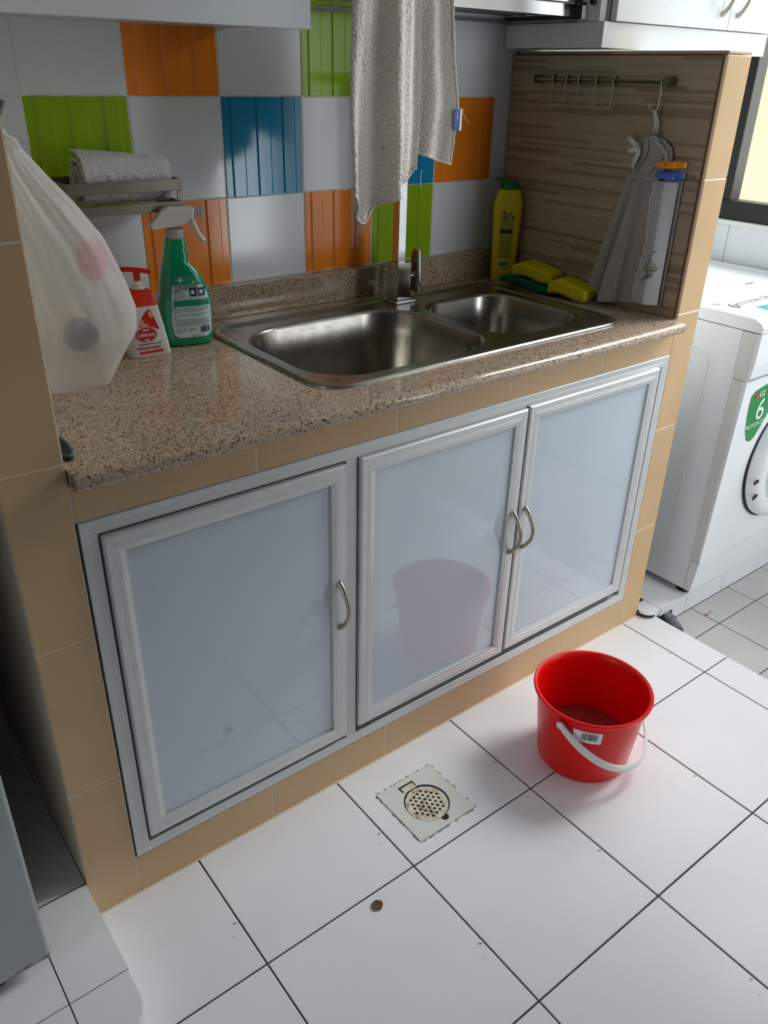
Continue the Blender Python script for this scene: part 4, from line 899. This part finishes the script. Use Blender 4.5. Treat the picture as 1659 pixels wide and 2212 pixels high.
emb([(.25, .80), (.45, .755), (.7, .71), (.85, .68)]); emb([(.35, .60), (.55, .57), (.7, .545)]); emb([(.3, .82), (.4, .8), (.38, .77)])
obj('embroidery', bm, M_thread, fp, True)
bm = BM()
for k in range(4):
    cu, cv = random.uniform(.4, .75), random.uniform(.66, .72); emb([(cu + .06 * math.cos(a), cv + .014 * math.sin(a)) for a in [2 * PI * i / 8 for i in range(9)]])
obj('embroidery', bm, M_thread_gold, fp, True)
def bodice(u, v):
    z = 1.236 - .086 * v; y0 = interp([(0, .138), (.06, .158), (.18, .172), (.4, .180), (1, .182)], v); y1 = interp([(0, .118), (.06, .100), (.25, .080), (.45, .074), (1, .098)], v)
    y = y0 + (y1 - y0) * u; x = XW - .007 - .013 * math.sin(PI * u) ** .6 - .003 * math.sin(u * 19) * min(1, v * 3)
    return (x + .0008 * noise.noise(Vector((y * 280, z * 280, 9))), y, z)
bm = grid(bodice, 60, 44, thick=.003); bo = obj('bodice', bm, M_taupe, ht, True)
for uu in (.18, .42, .80): obj('seam', tube(BM(), [Vector(bodice(uu + .06 * math.sin(k / 4), k / 20)) + Vector((-.0008, 0, 0)) for k in range(2, 21)], .0008, n=5), M_thread, bo, True)
obj('waistband', tube(BM(), [Vector(bodice(k / 20, .97)) + Vector((-.002, 0, -.002 + .003 * math.sin(k / 20 * PI))) for k in range(21)], 0, n=8, flat=(.004, .0022, (0, 0, 1))), M_taupe, ht, True)
obj('collar_trim', tube(BM(), [Vector(bodice(.70 + .22 * math.sin(k / 12 * 2.2), k / 12)) + Vector((-.0025, 0, 0)) for k in range(13)], 0, n=8, flat=(.005, .0022, (0, 1, 0))), M_pale, ht, True)
def ribbon(nm, pts, w=.0062, up=(0, .3, 1)): return obj(nm, tube(BM(), pts, 0, n=8, flat=(w, .0007, up)), M_ribbon, ht, True)
bx0 = XW - .0255
ribbon('ribbon_tail', [(bx0, .187, 1.231), (bx0 - .002, .175, 1.225), (bx0 - .002, .164, 1.2175), (bx0, .154, 1.214)]); ribbon('ribbon_loop', [(bx0 - .001, .152, 1.2135), (bx0 - .004, .160, 1.2065), (bx0 - .004, .172, 1.2045), (bx0, .182, 1.206)])
ribbon('ribbon_tail', [(bx0 - .001, .152, 1.213), (bx0 - .003, .1505, 1.200), (bx0 - .003, .156, 1.186), (bx0 - .001, .1635, 1.169)], up=(0, 1, .25))
obj('hanging_loop', tube(BM(), [(XW - .012, .130, 1.235), (XW - .020, .125, 1.262), (XW - .0305, .1265, 1.2855), (XW - .030, .1245, 1.287), (XW - .018, .119, 1.262), (XW - .011, .122, 1.236)], 0, n=8, flat=(.0030, .0008, (0, 1, .1))), M_ribbon, ht, True)
def peg(z, mt, label):
    p = thing('clothes_peg', label, 'clothes peg', (1.452, .07, z), 'clothes pegs on the hand towel')
    for s, o in ((0, 0), (1, .012)):
        x = 1.447 + o * .6
        prof = [(.098, z - .005), (.090, z - .0062), (.062 - o, z - .0062), (.052 - o * 1.6, z - .005), (.050 - o * 1.6, z + .001), (.053 - o * 1.6, z + .0065), (.064 - o, z + .007), (.090, z + .006), (.098, z + .004)]
        obj('jaw', prism(BM(), [(a, b + o * .18) for a, b in prof], 'x', x - .0035, x + .0025, bev=.001), mt, p)
    obj('spring', cyl(BM(), (1.442, .075, z + .001), (1.456, .075, z + .001), .0022, n=10), M_handle, p, True, angle=50)
peg(1.183, M_peg_o, 'orange clothes peg clipped to the hand towel'); peg(1.162, M_peg_b, 'blue clothes peg clipped to the hand towel')

# ------------------------------------------------------------------ wall cabinets
cl = thing('wall_cabinet', 'white wall cabinet above the steel rack and spray bottle', 'cabinet', (.39, .43, 1.405), 'white wall cabinets')
obj('body', bx(XL + .001, .6855, .303, .581, 1.4125, 2.25, bev=.001), M_lam, cl)
for a, b in ((XL + .001, .3865), (.3885, .6855)): obj('door', bx(a, b, .285, .302, 1.4045, 2.25, bev=.0015), M_lam, cl) if False else None
obj('door', bx(XL + .001, .6855, .285, .302, 1.4045, 2.25, bev=.0015), M_lam, cl)
cr = thing('wall_cabinet', 'white double door wall cabinet above the low partition', 'cabinet', (1.85, .43, 1.402), 'white wall cabinets')
obj('body', bx(1.44, 2.285, .30, .581, 1.4525, 2.25, bev=.001), M_lam, cr)
obj('pelmet', bx(1.44, 2.10, .285, .581, 1.402, 1.4518, bev=.001), M_lam, cr)
obj('side_stile', bx(1.4605, 1.469, .296, .300, 1.453, 2.25), M_lamedge, cr)
for a, b, hx in ((1.4695, 1.899, 1.866), (1.9005, 2.284, 1.933)):
    d = obj('door', bx(a, b, .278, .2955, 1.4535, 2.25, bev=.0015), M_lam, cr)
    obj('handle', tube(BM(), [(hx + (0.0), .278 - .028 * math.sin(PI * k / 16) ** .8 if 0 < k < 16 else .278, 1.484 + .1 * k / 16) for k in range(17)], [.0055 - .0018 * math.sin(PI * k / 16) for k in range(17)], n=12), M_handle, d, True, angle=60)
# ------------------------------------------------------------------ dish rack between the wall cabinets
dr = thing('dish_rack', 'polished steel fronted dish rack fitted between the white wall cabinets', 'dish rack', (1.06, .45, 1.452))
obj('back_rail', bx(.688, 1.4385, .572, .581, 1.4535, 1.4615, bev=.0006), M_lamedge, dr)
obj('side_rail', bx(1.4295, 1.4392, .36, .571, 1.4525, 1.4575, bev=.0005), M_lamedge, dr); obj('runner', bx(1.432, 1.4395, .34, .58, 1.4585, 1.4665), M_rubber, dr)
obj('side_rail', bx(.688, .697, .36, .571, 1.4525, 1.4615, bev=.0005), M_lamedge, dr)
obj('front_panel', prism(BM(), [(.3515, 1.4605), (.3540, 1.4605), (.3560, 1.4835), (.3535, 1.4840)], 'x', .70, 1.4215, bev=.0006), M_steel_pol, dr)
obj('front_panel', prism(BM(), [(.3475, 1.4870), (.350, 1.4870), (.353, 1.530), (.3505, 1.530)], 'x', .70, 1.4215, bev=.0006), M_steel_pol, dr)
obj('bracket', bx(1.422, 1.4385, .334, .3375, 1.4565, 1.4825, bev=.0006), M_alu, dr); obj('bracket_edge', bx(1.4195, 1.4225, .336, .353, 1.4565, 1.492), M_rubber, dr)
obj('pivot', cyl(BM(), (1.408, .343, 1.4845), (1.439, .343, 1.4845), .0042, n=14), M_rubber, dr, True); obj('knob', cyl(BM(), (1.4385, .318, 1.489), (1.430, .318, 1.489), .0062, n=18), M_rubber, dr, True, angle=50)
for y in (.39, .43, .47, .51, .55): obj('wire', cyl(BM(), (.70, y, 1.470), (1.43, y, 1.470), .0025, n=8), M_steel_pol, dr, True)
obj('towel_rod', cyl(BM(), (.687, .262, 1.60), (1.439, .262, 1.60), .006, n=16), M_steel_pol, dr, True, angle=50)
# ------------------------------------------------------------------ large hanging towel
tw = thing('hanging_towel', 'large stained off-white terry towel hanging above the sink', 'towel', (.86, .25, 1.09))
ZB = [(.722, 1.150), (.735, 1.128), (.755, 1.102), (.768, 1.092), (.776, 1.0895), (.786, 1.098), (.800, 1.118), (.815, 1.128), (.8536, 1.148), (.885, 1.164), (.900, 1.174), (.908, 1.184)]
def tfront(u, v):
    xl = interp([(0, .728), (.3, .733), (.6, .738), (1, .742)], 1 - v); xr = interp([(0, .908), (.2, .912), (.5, .905), (1, .89)], 1 - v)
    x = xl + (xr - xl) * u; zb = interp(ZB, .722 + (.908 - .722) * u); z = zb + (1.600 - zb) * (1 - v)
    tb = v ** .8
    f = .021 * math.sin(u * 2 * PI * 1.75 + .6 + .7 * v) + .008 * math.sin(u * 2 * PI * 3.6 + 2 - v)
    e = .0016 * noise.noise(Vector((x * 210, z * 210, 0))) + .0008 * noise.noise(Vector((x * 520, z * 520, 4)))
    y = .250 - f * (.35 + .65 * tb) + e + .014 * max(0, .12 - u) / .12 * (.5 + .5 * math.sin(v * 5))
    return (x + .004 * math.sin(v * 7) * (1 - u), y - .006 * (1 - v), z)
bm = grid(tfront, 130, 330, thick=.0035); cf = obj('front_fall', bm, M_towel, tw, True)
def tback(u, v):
    xl = .84 ; xr = interp([(0, .998), (.25, 1.009), (.45, .992), (.7, .980), (1, .972)], 1 - v)
    x = xl + (xr - xl) * u; zb = interp([(0, 1.235), (.42, 1.2135), (.6, 1.204), (.9, 1.190), (1, 1.186)], u); z = zb + (1.600 - zb) * (1 - v)
    f = .010 * math.sin(u * 2 * PI * 1.2 + 2.0) + .005 * math.sin(u * 2 * PI * 3 + v * 2)
    e = .0016 * noise.noise(Vector((x * 210, z * 210, 7))) + .0008 * noise.noise(Vector((x * 520, z * 520, 2)))
    return (x, .281 - f * (.3 + .7 * v) + e - .005 * (1 - v) - .012 * max(0, u - .86) / .14, z)
bm = grid(tback, 80, 260, thick=.0035); cbk = obj('back_fall', bm, M_towel, tw, True)
bm = grid(lambda u, v: (.742 + .21 * u, .262 + .0135 * math.cos(PI * v) , 1.600 + .012 * math.sin(PI * v)), 20, 12, thick=.0035); obj('fold', bm, M_towel, tw, True)
hem = BM(); tube(hem, [Vector(tfront(k / 60, 1.0)) + Vector((0, -.001, 0)) for k in range(61)], .0022, n=6); obj('hem', hem, M_towel, cf, True)
hem = BM(); tube(hem, [Vector(tback(k / 40, 1.0)) + Vector((0, -.001, 0)) for k in range(41)], .0022, n=6); tube(hem, [Vector(tback(1.0, k / 60)) for k in range(61)], .0024, n=6); obj('hem', hem, M_towel, cbk, True)
tg = obj('care_tag', bx(.999, 1.017, .262, .2628, 1.247, 1.285), M_tagblue, cbk); tg['label'] = 'blue and white woven tag'
obj('tag_edge', bx(1.0125, 1.018, .2612, .2618, 1.2465, 1.2855), M_white_print, cbk)
th = BM(); tube(th, [(1.016, .262, 1.279), (1.024, .262, 1.275), (1.030, .262, 1.266), (1.038, .262, 1.262)], .0004, n=4); tube(th, [(1.017, .262, 1.283), (1.022, .262, 1.286), (1.021, .262, 1.279)], .0004, n=4); tube(th, [(.906, .245, 1.182), (.9045, .245, 1.165), (.906, .245, 1.15)], .0005, n=4)
obj('loose_thread', th, M_white_print, cbk)

# ------------------------------------------------------------------ washing machine
wm = thing('washing_machine', 'white front loading washing machine on the low plinth', 'washing machine', (1.995, .22, .02))
MX0, MX1, MY1 = 1.735, 2.255, .505
FZ = [(.040, -.052), (.10, -.057), (.140, -.060), (.50, -.066), (.676, -.070)]
obj('casing', bx(MX0, MX1, -.030, MY1, .040, .803, bev=.003), M_appliance, wm)
# embossed side panel outline
bm = BM(); tube(bm, [(MX0 - .0002, .045, .12)] + [(MX0 - .0002, .045, .70)] + [(MX0 - .0002, .085 - .04 * math.cos(a), .70 + .035 * math.sin(a)) for a in [PI * k / 10 for k in range(11)]] + [(MX0 - .0002, .125, .12)], .0016, n=6); obj('embossed_line', bm, M_appliance, wm, True)
bm = BM(); top = [(MX0 - .001, -.078, .8045), (MX1 + .001, MY1, .838)]
prism(bm, [(-.0765, .8045), (-.0785, .818), (-.070, .829), (-.050, .8375), (MY1, .8405), (MY1, .8045)], 'x', MX0 - .001, MX1 + .001, bev=.003); lid = obj('top_lid', bm, M_appliance, wm)
obj('lid_rim', bx(MX1 - .012, MX1 + .001, -.03, MY1, .8375, .8465, bev=.002), M_appliance, lid)
obj('control_panel', prism(BM(), [(-.031, .6805), (-.064, .6805), (-.0735, .690), (-.0775, .725), (-.0785, .8025), (-.031, .8025)], 'x', MX0, MX1, bev=.002), M_appliance, wm)
fp = obj('front_panel', prism(BM(), [(-.031, .1405), (-.060, .1405), (-.066, .50), (-.070, .679), (-.031, .679)], 'x', MX0, MX1, bev=.002), M_appliance, wm)
obj('kick_plate', prism(BM(), [(-.031, .040), (-.050, .040), (-.0598, .1395), (-.031, .1395)], 'x', MX0, MX1, bev=.002), M_appliance, wm)
obj('side_cover', bx(MX0 - .0012, MX0 + .01, -.0575, -.0305, .142, .678, bev=.0008), M_appl_grey, wm); obj('side_cover', bx(MX0 - .0012, MX0 + .01, -.066, -.0305, .682, .802, bev=.0008), M_appl_grey, wm)
for x in (MX0 + .035, MX1 - .035):
    for y in (-.012, MY1 - .05): obj('foot', lathe(BM(), [(0, 0), (.022, 0), (.022, .006), (.012, .009), (.010, .0198), (0, .0198)], (x, y, .0203)), M_rubber, wm, True, angle=40)
DCX, DCZ, DR = 2.045, .405, .187
def dl(bm, prof, n=64, y0=-.066):
    return lathe(bm, prof, (0, 0, 0), n)
def door_part(nm, prof, mt, par):
    bm = BM(); lathe(bm, prof, (0, 0, 0), 72)
    bmesh.ops.rotate(bm, verts=bm.verts, cent=(0, 0, 0), matrix=Matrix.Rotation(PI / 2, 3, 'X')); bmesh.ops.translate(bm, vec=(DCX, -.064, DCZ), verts=bm.verts)
    return obj(nm, bm, mt, par, True, angle=45)
dd = door_part('door', [(DR - .052, .004), (DR - .050, .034), (DR - .040, .042), (DR - .022, .043), (DR - .008, .036), (DR - .001, .022), (DR, .006), (DR - .004, .0015), (DR - .052, .0015)], M_appliance, wm); dd['label'] = 'round white door'
door_part('door_gap_shade', [(DR - .02, .0), (DR + .004, .0), (DR + .0055, .0025), (DR + .003, .0055), (DR - .02, .0055)], M_rubber, dd)  # solid black ring in place of the shade around the door
door_part('door_glass', [(DR - .052, .030), (DR - .062, .022), (DR - .085, .014), (DR - .12, .012), (0, .012)], M_wmglass, dd)
for a in (math.radians(188), math.radians(204)):
    bm = BM(); box(bm, -.022, .004, -.003, .0005, -.0045, .0045); bmesh.ops.rotate(bm, verts=bm.verts, cent=(0, 0, 0), matrix=Matrix.Rotation(-a + PI, 3, 'Y')); bmesh.ops.translate(bm, vec=(DCX + (DR - .012) * math.cos(a), -.098, DCZ - (DR - .012) * math.sin(a) * -1), verts=bm.verts); obj('door_notch', bm, M_rubber, dd)
# stickers
def fpos(x, z, lift=.0012): return Vector((x, interp(FZ, z) - lift, z))
stk = [(1.775, .635), (1.792, .648), (1.86, .660), (1.99, .676), (1.905, .600), (1.868, .535), (1.845, .505), (1.828, .496), (1.808, .505), (1.792, .535), (1.779, .585)]
bm = BM(); c = [bm.verts.new(fpos(x, z)) for x, z in stk]; e = [bm.verts.new(fpos(x, z, .0003)) for x, z in stk]; bm.faces.new(c); bm.faces.new(e[::-1])
for i in range(len(c)): bm.faces.new((c[i], c[(i + 1) % len(c)], e[(i + 1) % len(c)], e[i]))
stq = obj('sticker', bm, M_stk_green, fp); stq['label'] = 'green rounded sticker'
text('lettering', '6', .085, M_white_print, fp, frame_M(fpos(1.838, .585, .0020), (1, 0, .03), (.18, 0, 1)))
text('lettering', 'MOTION DD', .017, M_white_print, fp, frame_M(fpos(1.834, .545, .0020), (1, 0, .06), (0, 0, 1)))
text('lettering', 'LG', .020, M_white_print, fp, frame_M(fpos(1.825, .633, .0020), (1, 0, .02), (0, 0, 1)), bold=.0004)
obj('logo_disc', cyl(BM(), fpos(1.802, .632, .0014), fpos(1.802, .632, .002), .0095, n=24), M_stk_red, fp)
def tpos(x, y, lift=.0006): return (x, y, interp([(-.05, .8375), (.505, .8405)], y) + lift)
def tpatch(nm, poly, mt, lift):
    bm = BM(); c = [bm.verts.new(tpos(x, y, lift)) for x, y in poly]; e = [bm.verts.new(tpos(x, y, .0002)) for x, y in poly]; bm.faces.new(c); bm.faces.new(e[::-1])
    for i in range(len(c)): bm.faces.new((c[i], c[(i + 1) % len(c)], e[(i + 1) % len(c)], e[i]))
    return obj(nm, bm, mt, lid)
tpatch('top_sticker', [(1.755, -.045), (2.20, -.045), (2.20, .155), (1.755, .09)], M_white_print, .0006)
tpatch('sticker_band', [(1.83, -.042), (2.19, -.042), (2.19, -.015), (1.845, .012)], M_stk_teal, .0009); tpatch('sticker_box', [(1.86, -.036), (1.93, -.036), (1.94, -.012), (1.87, -.004)], M_white_print, .0012); tpatch('sticker_band', [(2.02, .06), (2.19, .03), (2.19, .14), (2.10, .125)], M_stk_teal, .0009)
text('lettering', '6', .055, M_black_print, lid, frame_M(tpos(1.80, .045, .0010), (1, -.05, 0), (0, 1, 0))); text('lettering', 'MOTION DD', .03, M_grey_print, lid, frame_M(tpos(1.90, .050, .0010), (1, .0, 0), (0, 1, 0))); text('lettering', 'LG', .022, M_grey_print, lid, frame_M(tpos(1.775, .082, .0010), (1, .0, 0), (0, 1, 0)))
obj('vent_slot', bx(2.06, 2.10, .165, .171, .838, .8397), M_grey_print, lid)
obj('dial', cyl(BM(), (1.965, -.0775, .765), (1.965, -.083, .765), .012, n=28), M_grey_print, wm, True, angle=50)

# ------------------------------------------------------------------ floor drain
fd = thing('floor_drain', 'square ivory floor drain with a stained round perforated grate', 'drain', (DRX, DRY, 0.0))
bm = BM(); H = DRH
CXD, CYD, RD = .648, -.158, .0485
def circ(r, n=40, c=(CXD, CYD)): return [(c[0] + r * math.cos(2 * PI * i / n), c[1] + r * math.sin(2 * PI * i / n)) for i in range(n)]
sq = [(DRX - H, DRY - H), (DRX + H, DRY - H), (DRX + H, DRY + H), (DRX - H, DRY + H)]
ho = circ(RD)
for z in (.0022, .0004): filled(bm, [sq, ho], z)
for lp in (sq, ho):
    a = [bm.verts.new((x, y, .0022)) for x, y in lp]; b = [bm.verts.new((x, y, .0004)) for x, y in lp]
    for i in range(len(a)): bm.faces.new((a[i], a[(i + 1) % len(a)], b[(i + 1) % len(a)], b[i]))
obj('plate', bm, M_plate, fd)
obj('well_shade', lathe(BM(), [(0, 0), (RD - .0002, 0), (RD - .0002, .0006), (0, .0006)], (CXD, CYD, .0005)), M_dark, fd)  # flat dark disc, the shade of the drain put into colour
GC = (CXD - .0022, CYD - .0026); GR = .0452
holes = []
ga = math.radians(12)
for i in range(-5, 6):
    for j in range(-5, 6):
        u, v = (i + (.5 if j % 2 else 0)) * .0112, j * .0100
        x, y = u * math.cos(ga) - v * math.sin(ga), u * math.sin(ga) + v * math.cos(ga)
        if math.hypot(x, y) < GR - .0075: holes.append((GC[0] + x, GC[1] + y))
bm = BM(); filled(bm, [circ(GR, 48, GC)] + [circ(.0034, 8, h) for h in holes], .0031)
a = [bm.verts.new((x, y, .0031)) for x, y in circ(GR, 48, GC)]; b = [bm.verts.new((x, y, .0012)) for x, y in circ(GR, 48, GC)]
for i in range(48): bm.faces.new((a[i], a[(i + 1) % 48], b[(i + 1) % 48], b[i]))
for h in holes:
    a = [bm.verts.new((x, y, .0031)) for x, y in circ(.0034, 8, h)]; b = [bm.verts.new((x, y, .0012)) for x, y in circ(.0034, 8, h)]
    for i in range(8): bm.faces.new((a[i], a[(i + 1) % 8], b[(i + 1) % 8], b[i]))
gt = obj('grate', bm, M_grate, fd); gt['label'] = 'round stained grate'
hc = (.6395, -.1035); rz = lambda x, y, a=0: (x, y)
obj('hinge_slot_shade', bx(.622, .660, -.1085, -.0935, .0022, .0026), M_dark, fd); obj('hinge_tab', bx(.6255, .6565, -.113, -.098, .0024, .0034, bev=.0004), M_grate, fd)  # dark slab under the tab paints the slot's shade
obj('finger_notch_shade', lathe(BM(), [(0, 0), (.0085, 0), (.0085, .0004), (0, .0004)], (.6535, -.2085, .0022), 20), M_dark, fd)  # dark disc on the plate paints the shade of a notch
bm = BM()
for k in range(110):
    s = random.randrange(4); t = random.uniform(-1, 1) * H; r = random.uniform(.0015, .0052)
    x, y = ((t, -H), (t, H), (-H, t), (H, t))[s]; lathe(bm, [(r, 0), (r * .8, .0004), (0, .0005)], (DRX + x, DRY + y, .0002), 9)
obj('mortar', bm, M_cement, fd)['kind'] = 'stuff'
# ------------------------------------------------------------------ bucket
BC = (1.030, -.252); BH = .184
bk = thing('bucket', 'red plastic bucket with a white handle on the white floor', 'bucket', (BC[0], BC[1], 0))
prof = [(0, .004), (.094, .004), (.0985, .0), (.1005, .004), (.1165, BH - .022), (.117, BH - .012), (.1225, BH - .010), (.1265, BH - .006), (.1275, BH - .001), (.1250, BH + .001), (.120, BH), (.1160, BH - .005), (.1145, BH - .014), (.0985, .010), (.094, .0065), (0, .0065)]
obj('shell', lathe(BM(), prof, (BC[0], BC[1], .0003), 96), M_bucket, bk, True, angle=40)
P1 = Vector((-.985, -.17, 0)).normalized()
for s in (1, -1):
    c = Vector((BC[0], BC[1], BH - .024)) + P1 * s * .1165
    obj('lug', cyl(BM(), c - P1 * s * .004, c + P1 * s * .009, .010, n=18), M_bucket, bk, True, angle=50)
nrm = Vector((P1.y, -P1.x, 0)); nrm = nrm if nrm.y < 0 else -nrm
pts = []
for k in range(41):
    t = PI * k / 40; pts.append(Vector((BC[0], BC[1], BH - .024)) + P1 * (.1275 * math.cos(t)) + (nrm * .130 + Vector((0, 0, -.105))) * math.sin(t))
wd = [(.0042 + .0022 * math.sin(PI * k / 40)) for k in range(41)]
hb = BM(); tube(hb, pts, 0, n=12, flat=(.0078, .0028, tuple(nrm * .5 + Vector((0, 0, -.85))))); hd_ = obj('handle', hb, M_white_plastic, bk, True, angle=60); hd_['label'] = 'white plastic carrying handle'
for s, p in ((1, pts[0]), (-1, pts[-1])): obj('handle_end', cyl(BM(), p - P1 * s * .004, p + P1 * s * .003, .0085, n=18), M_white_plastic, bk, True, angle=50)
def bside(ang, z, lift):
    r = interp([(.004, .1005), (BH - .022, .1165)], z) + lift; return Vector((BC[0] + r * math.cos(ang), BC[1] + r * math.sin(ang), z))
a0 = math.radians(-146)
obj('price_sticker', grid(lambda u, v: bside(a0 - .22 + .52 * u, .126 + .032 * v, .0006), 10, 3), M_white_print, bk)
bm = BM(); x = a0 - .06
while x < a0 + .22:
    w = random.choice((.006, .010, .016)); bm.faces.new([bm.verts.new(bside(p, q, .0010)) for p, q in ((x, .135), (x + w, .135), (x + w, .154), (x, .154))]); x += w + random.choice((.006, .009, .013))
obj('barcode', bm, M_black_print, bk)
rg = obj('cleaning_rag', grid(lambda u, v: (BC[0] + .0985 * v * math.cos(2 * PI * u), BC[1] + .0985 * v * math.sin(2 * PI * u), .030 + .009 * (noise.noise(Vector((v * math.cos(2 * PI * u) * 2.2, v * math.sin(2 * PI * u) * 2.2, 1))) + .6) + (.006 if v * math.sin(2 * PI * u + .9) > .25 else 0)), 60, 24, wrapu=True), M_rag, None, True)
tag(rg, 'damp red brown rag lying in the bottom of the red bucket', 'rag')
# ------------------------------------------------------------------ small things on the floors
bm = grid(lambda u, v: (.4197 + .022 * (u - .5) * math.sin(PI * (v * .8 + .1)), -.2862 + .020 * (v - .5), .0012 + .004 * abs(u - .5) + .002 * noise.noise(Vector((u * 6, v * 6, 2)))), 8, 10, thick=.0008)
tag(obj('dry_leaf', bm, M_leaf, None, True), 'small curled dry brown leaf on the white floor tile', 'leaf')
bm = BM()
for x, y, a, b in ((1.80, -.085, .010, .0045), (1.822, -.083, .006, .003), (1.834, -.092, .003, .002), (1.66, -.225, .004, .003)): lathe(bm, [(1, 0), (.8, .0004), (0, .0005)], (0, 0, 0), 12); bmesh.ops.scale(bm, vec=(a, b, 1), verts=bm.verts[-25:]); bmesh.ops.translate(bm, vec=(x, y, ZY + .0002), verts=bm.verts[-25:])
obj('rust_mark', bm, M_rust, fy)
# ------------------------------------------------------------------ refrigerator at the left
fr = thing('refrigerator', 'grey refrigerator standing on the raised plinth at the left edge', 'refrigerator', (-.4, .1, .0873))
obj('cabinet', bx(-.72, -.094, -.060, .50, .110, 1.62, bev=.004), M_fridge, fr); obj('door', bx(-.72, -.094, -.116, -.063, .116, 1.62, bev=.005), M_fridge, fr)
for x in (-.17, -.66):
    for y in (-.075, .45): obj('foot', cyl(BM(), (x, y, .0876), (x, y, .1105), .020, n=20), M_rubber, fr, True, angle=50)
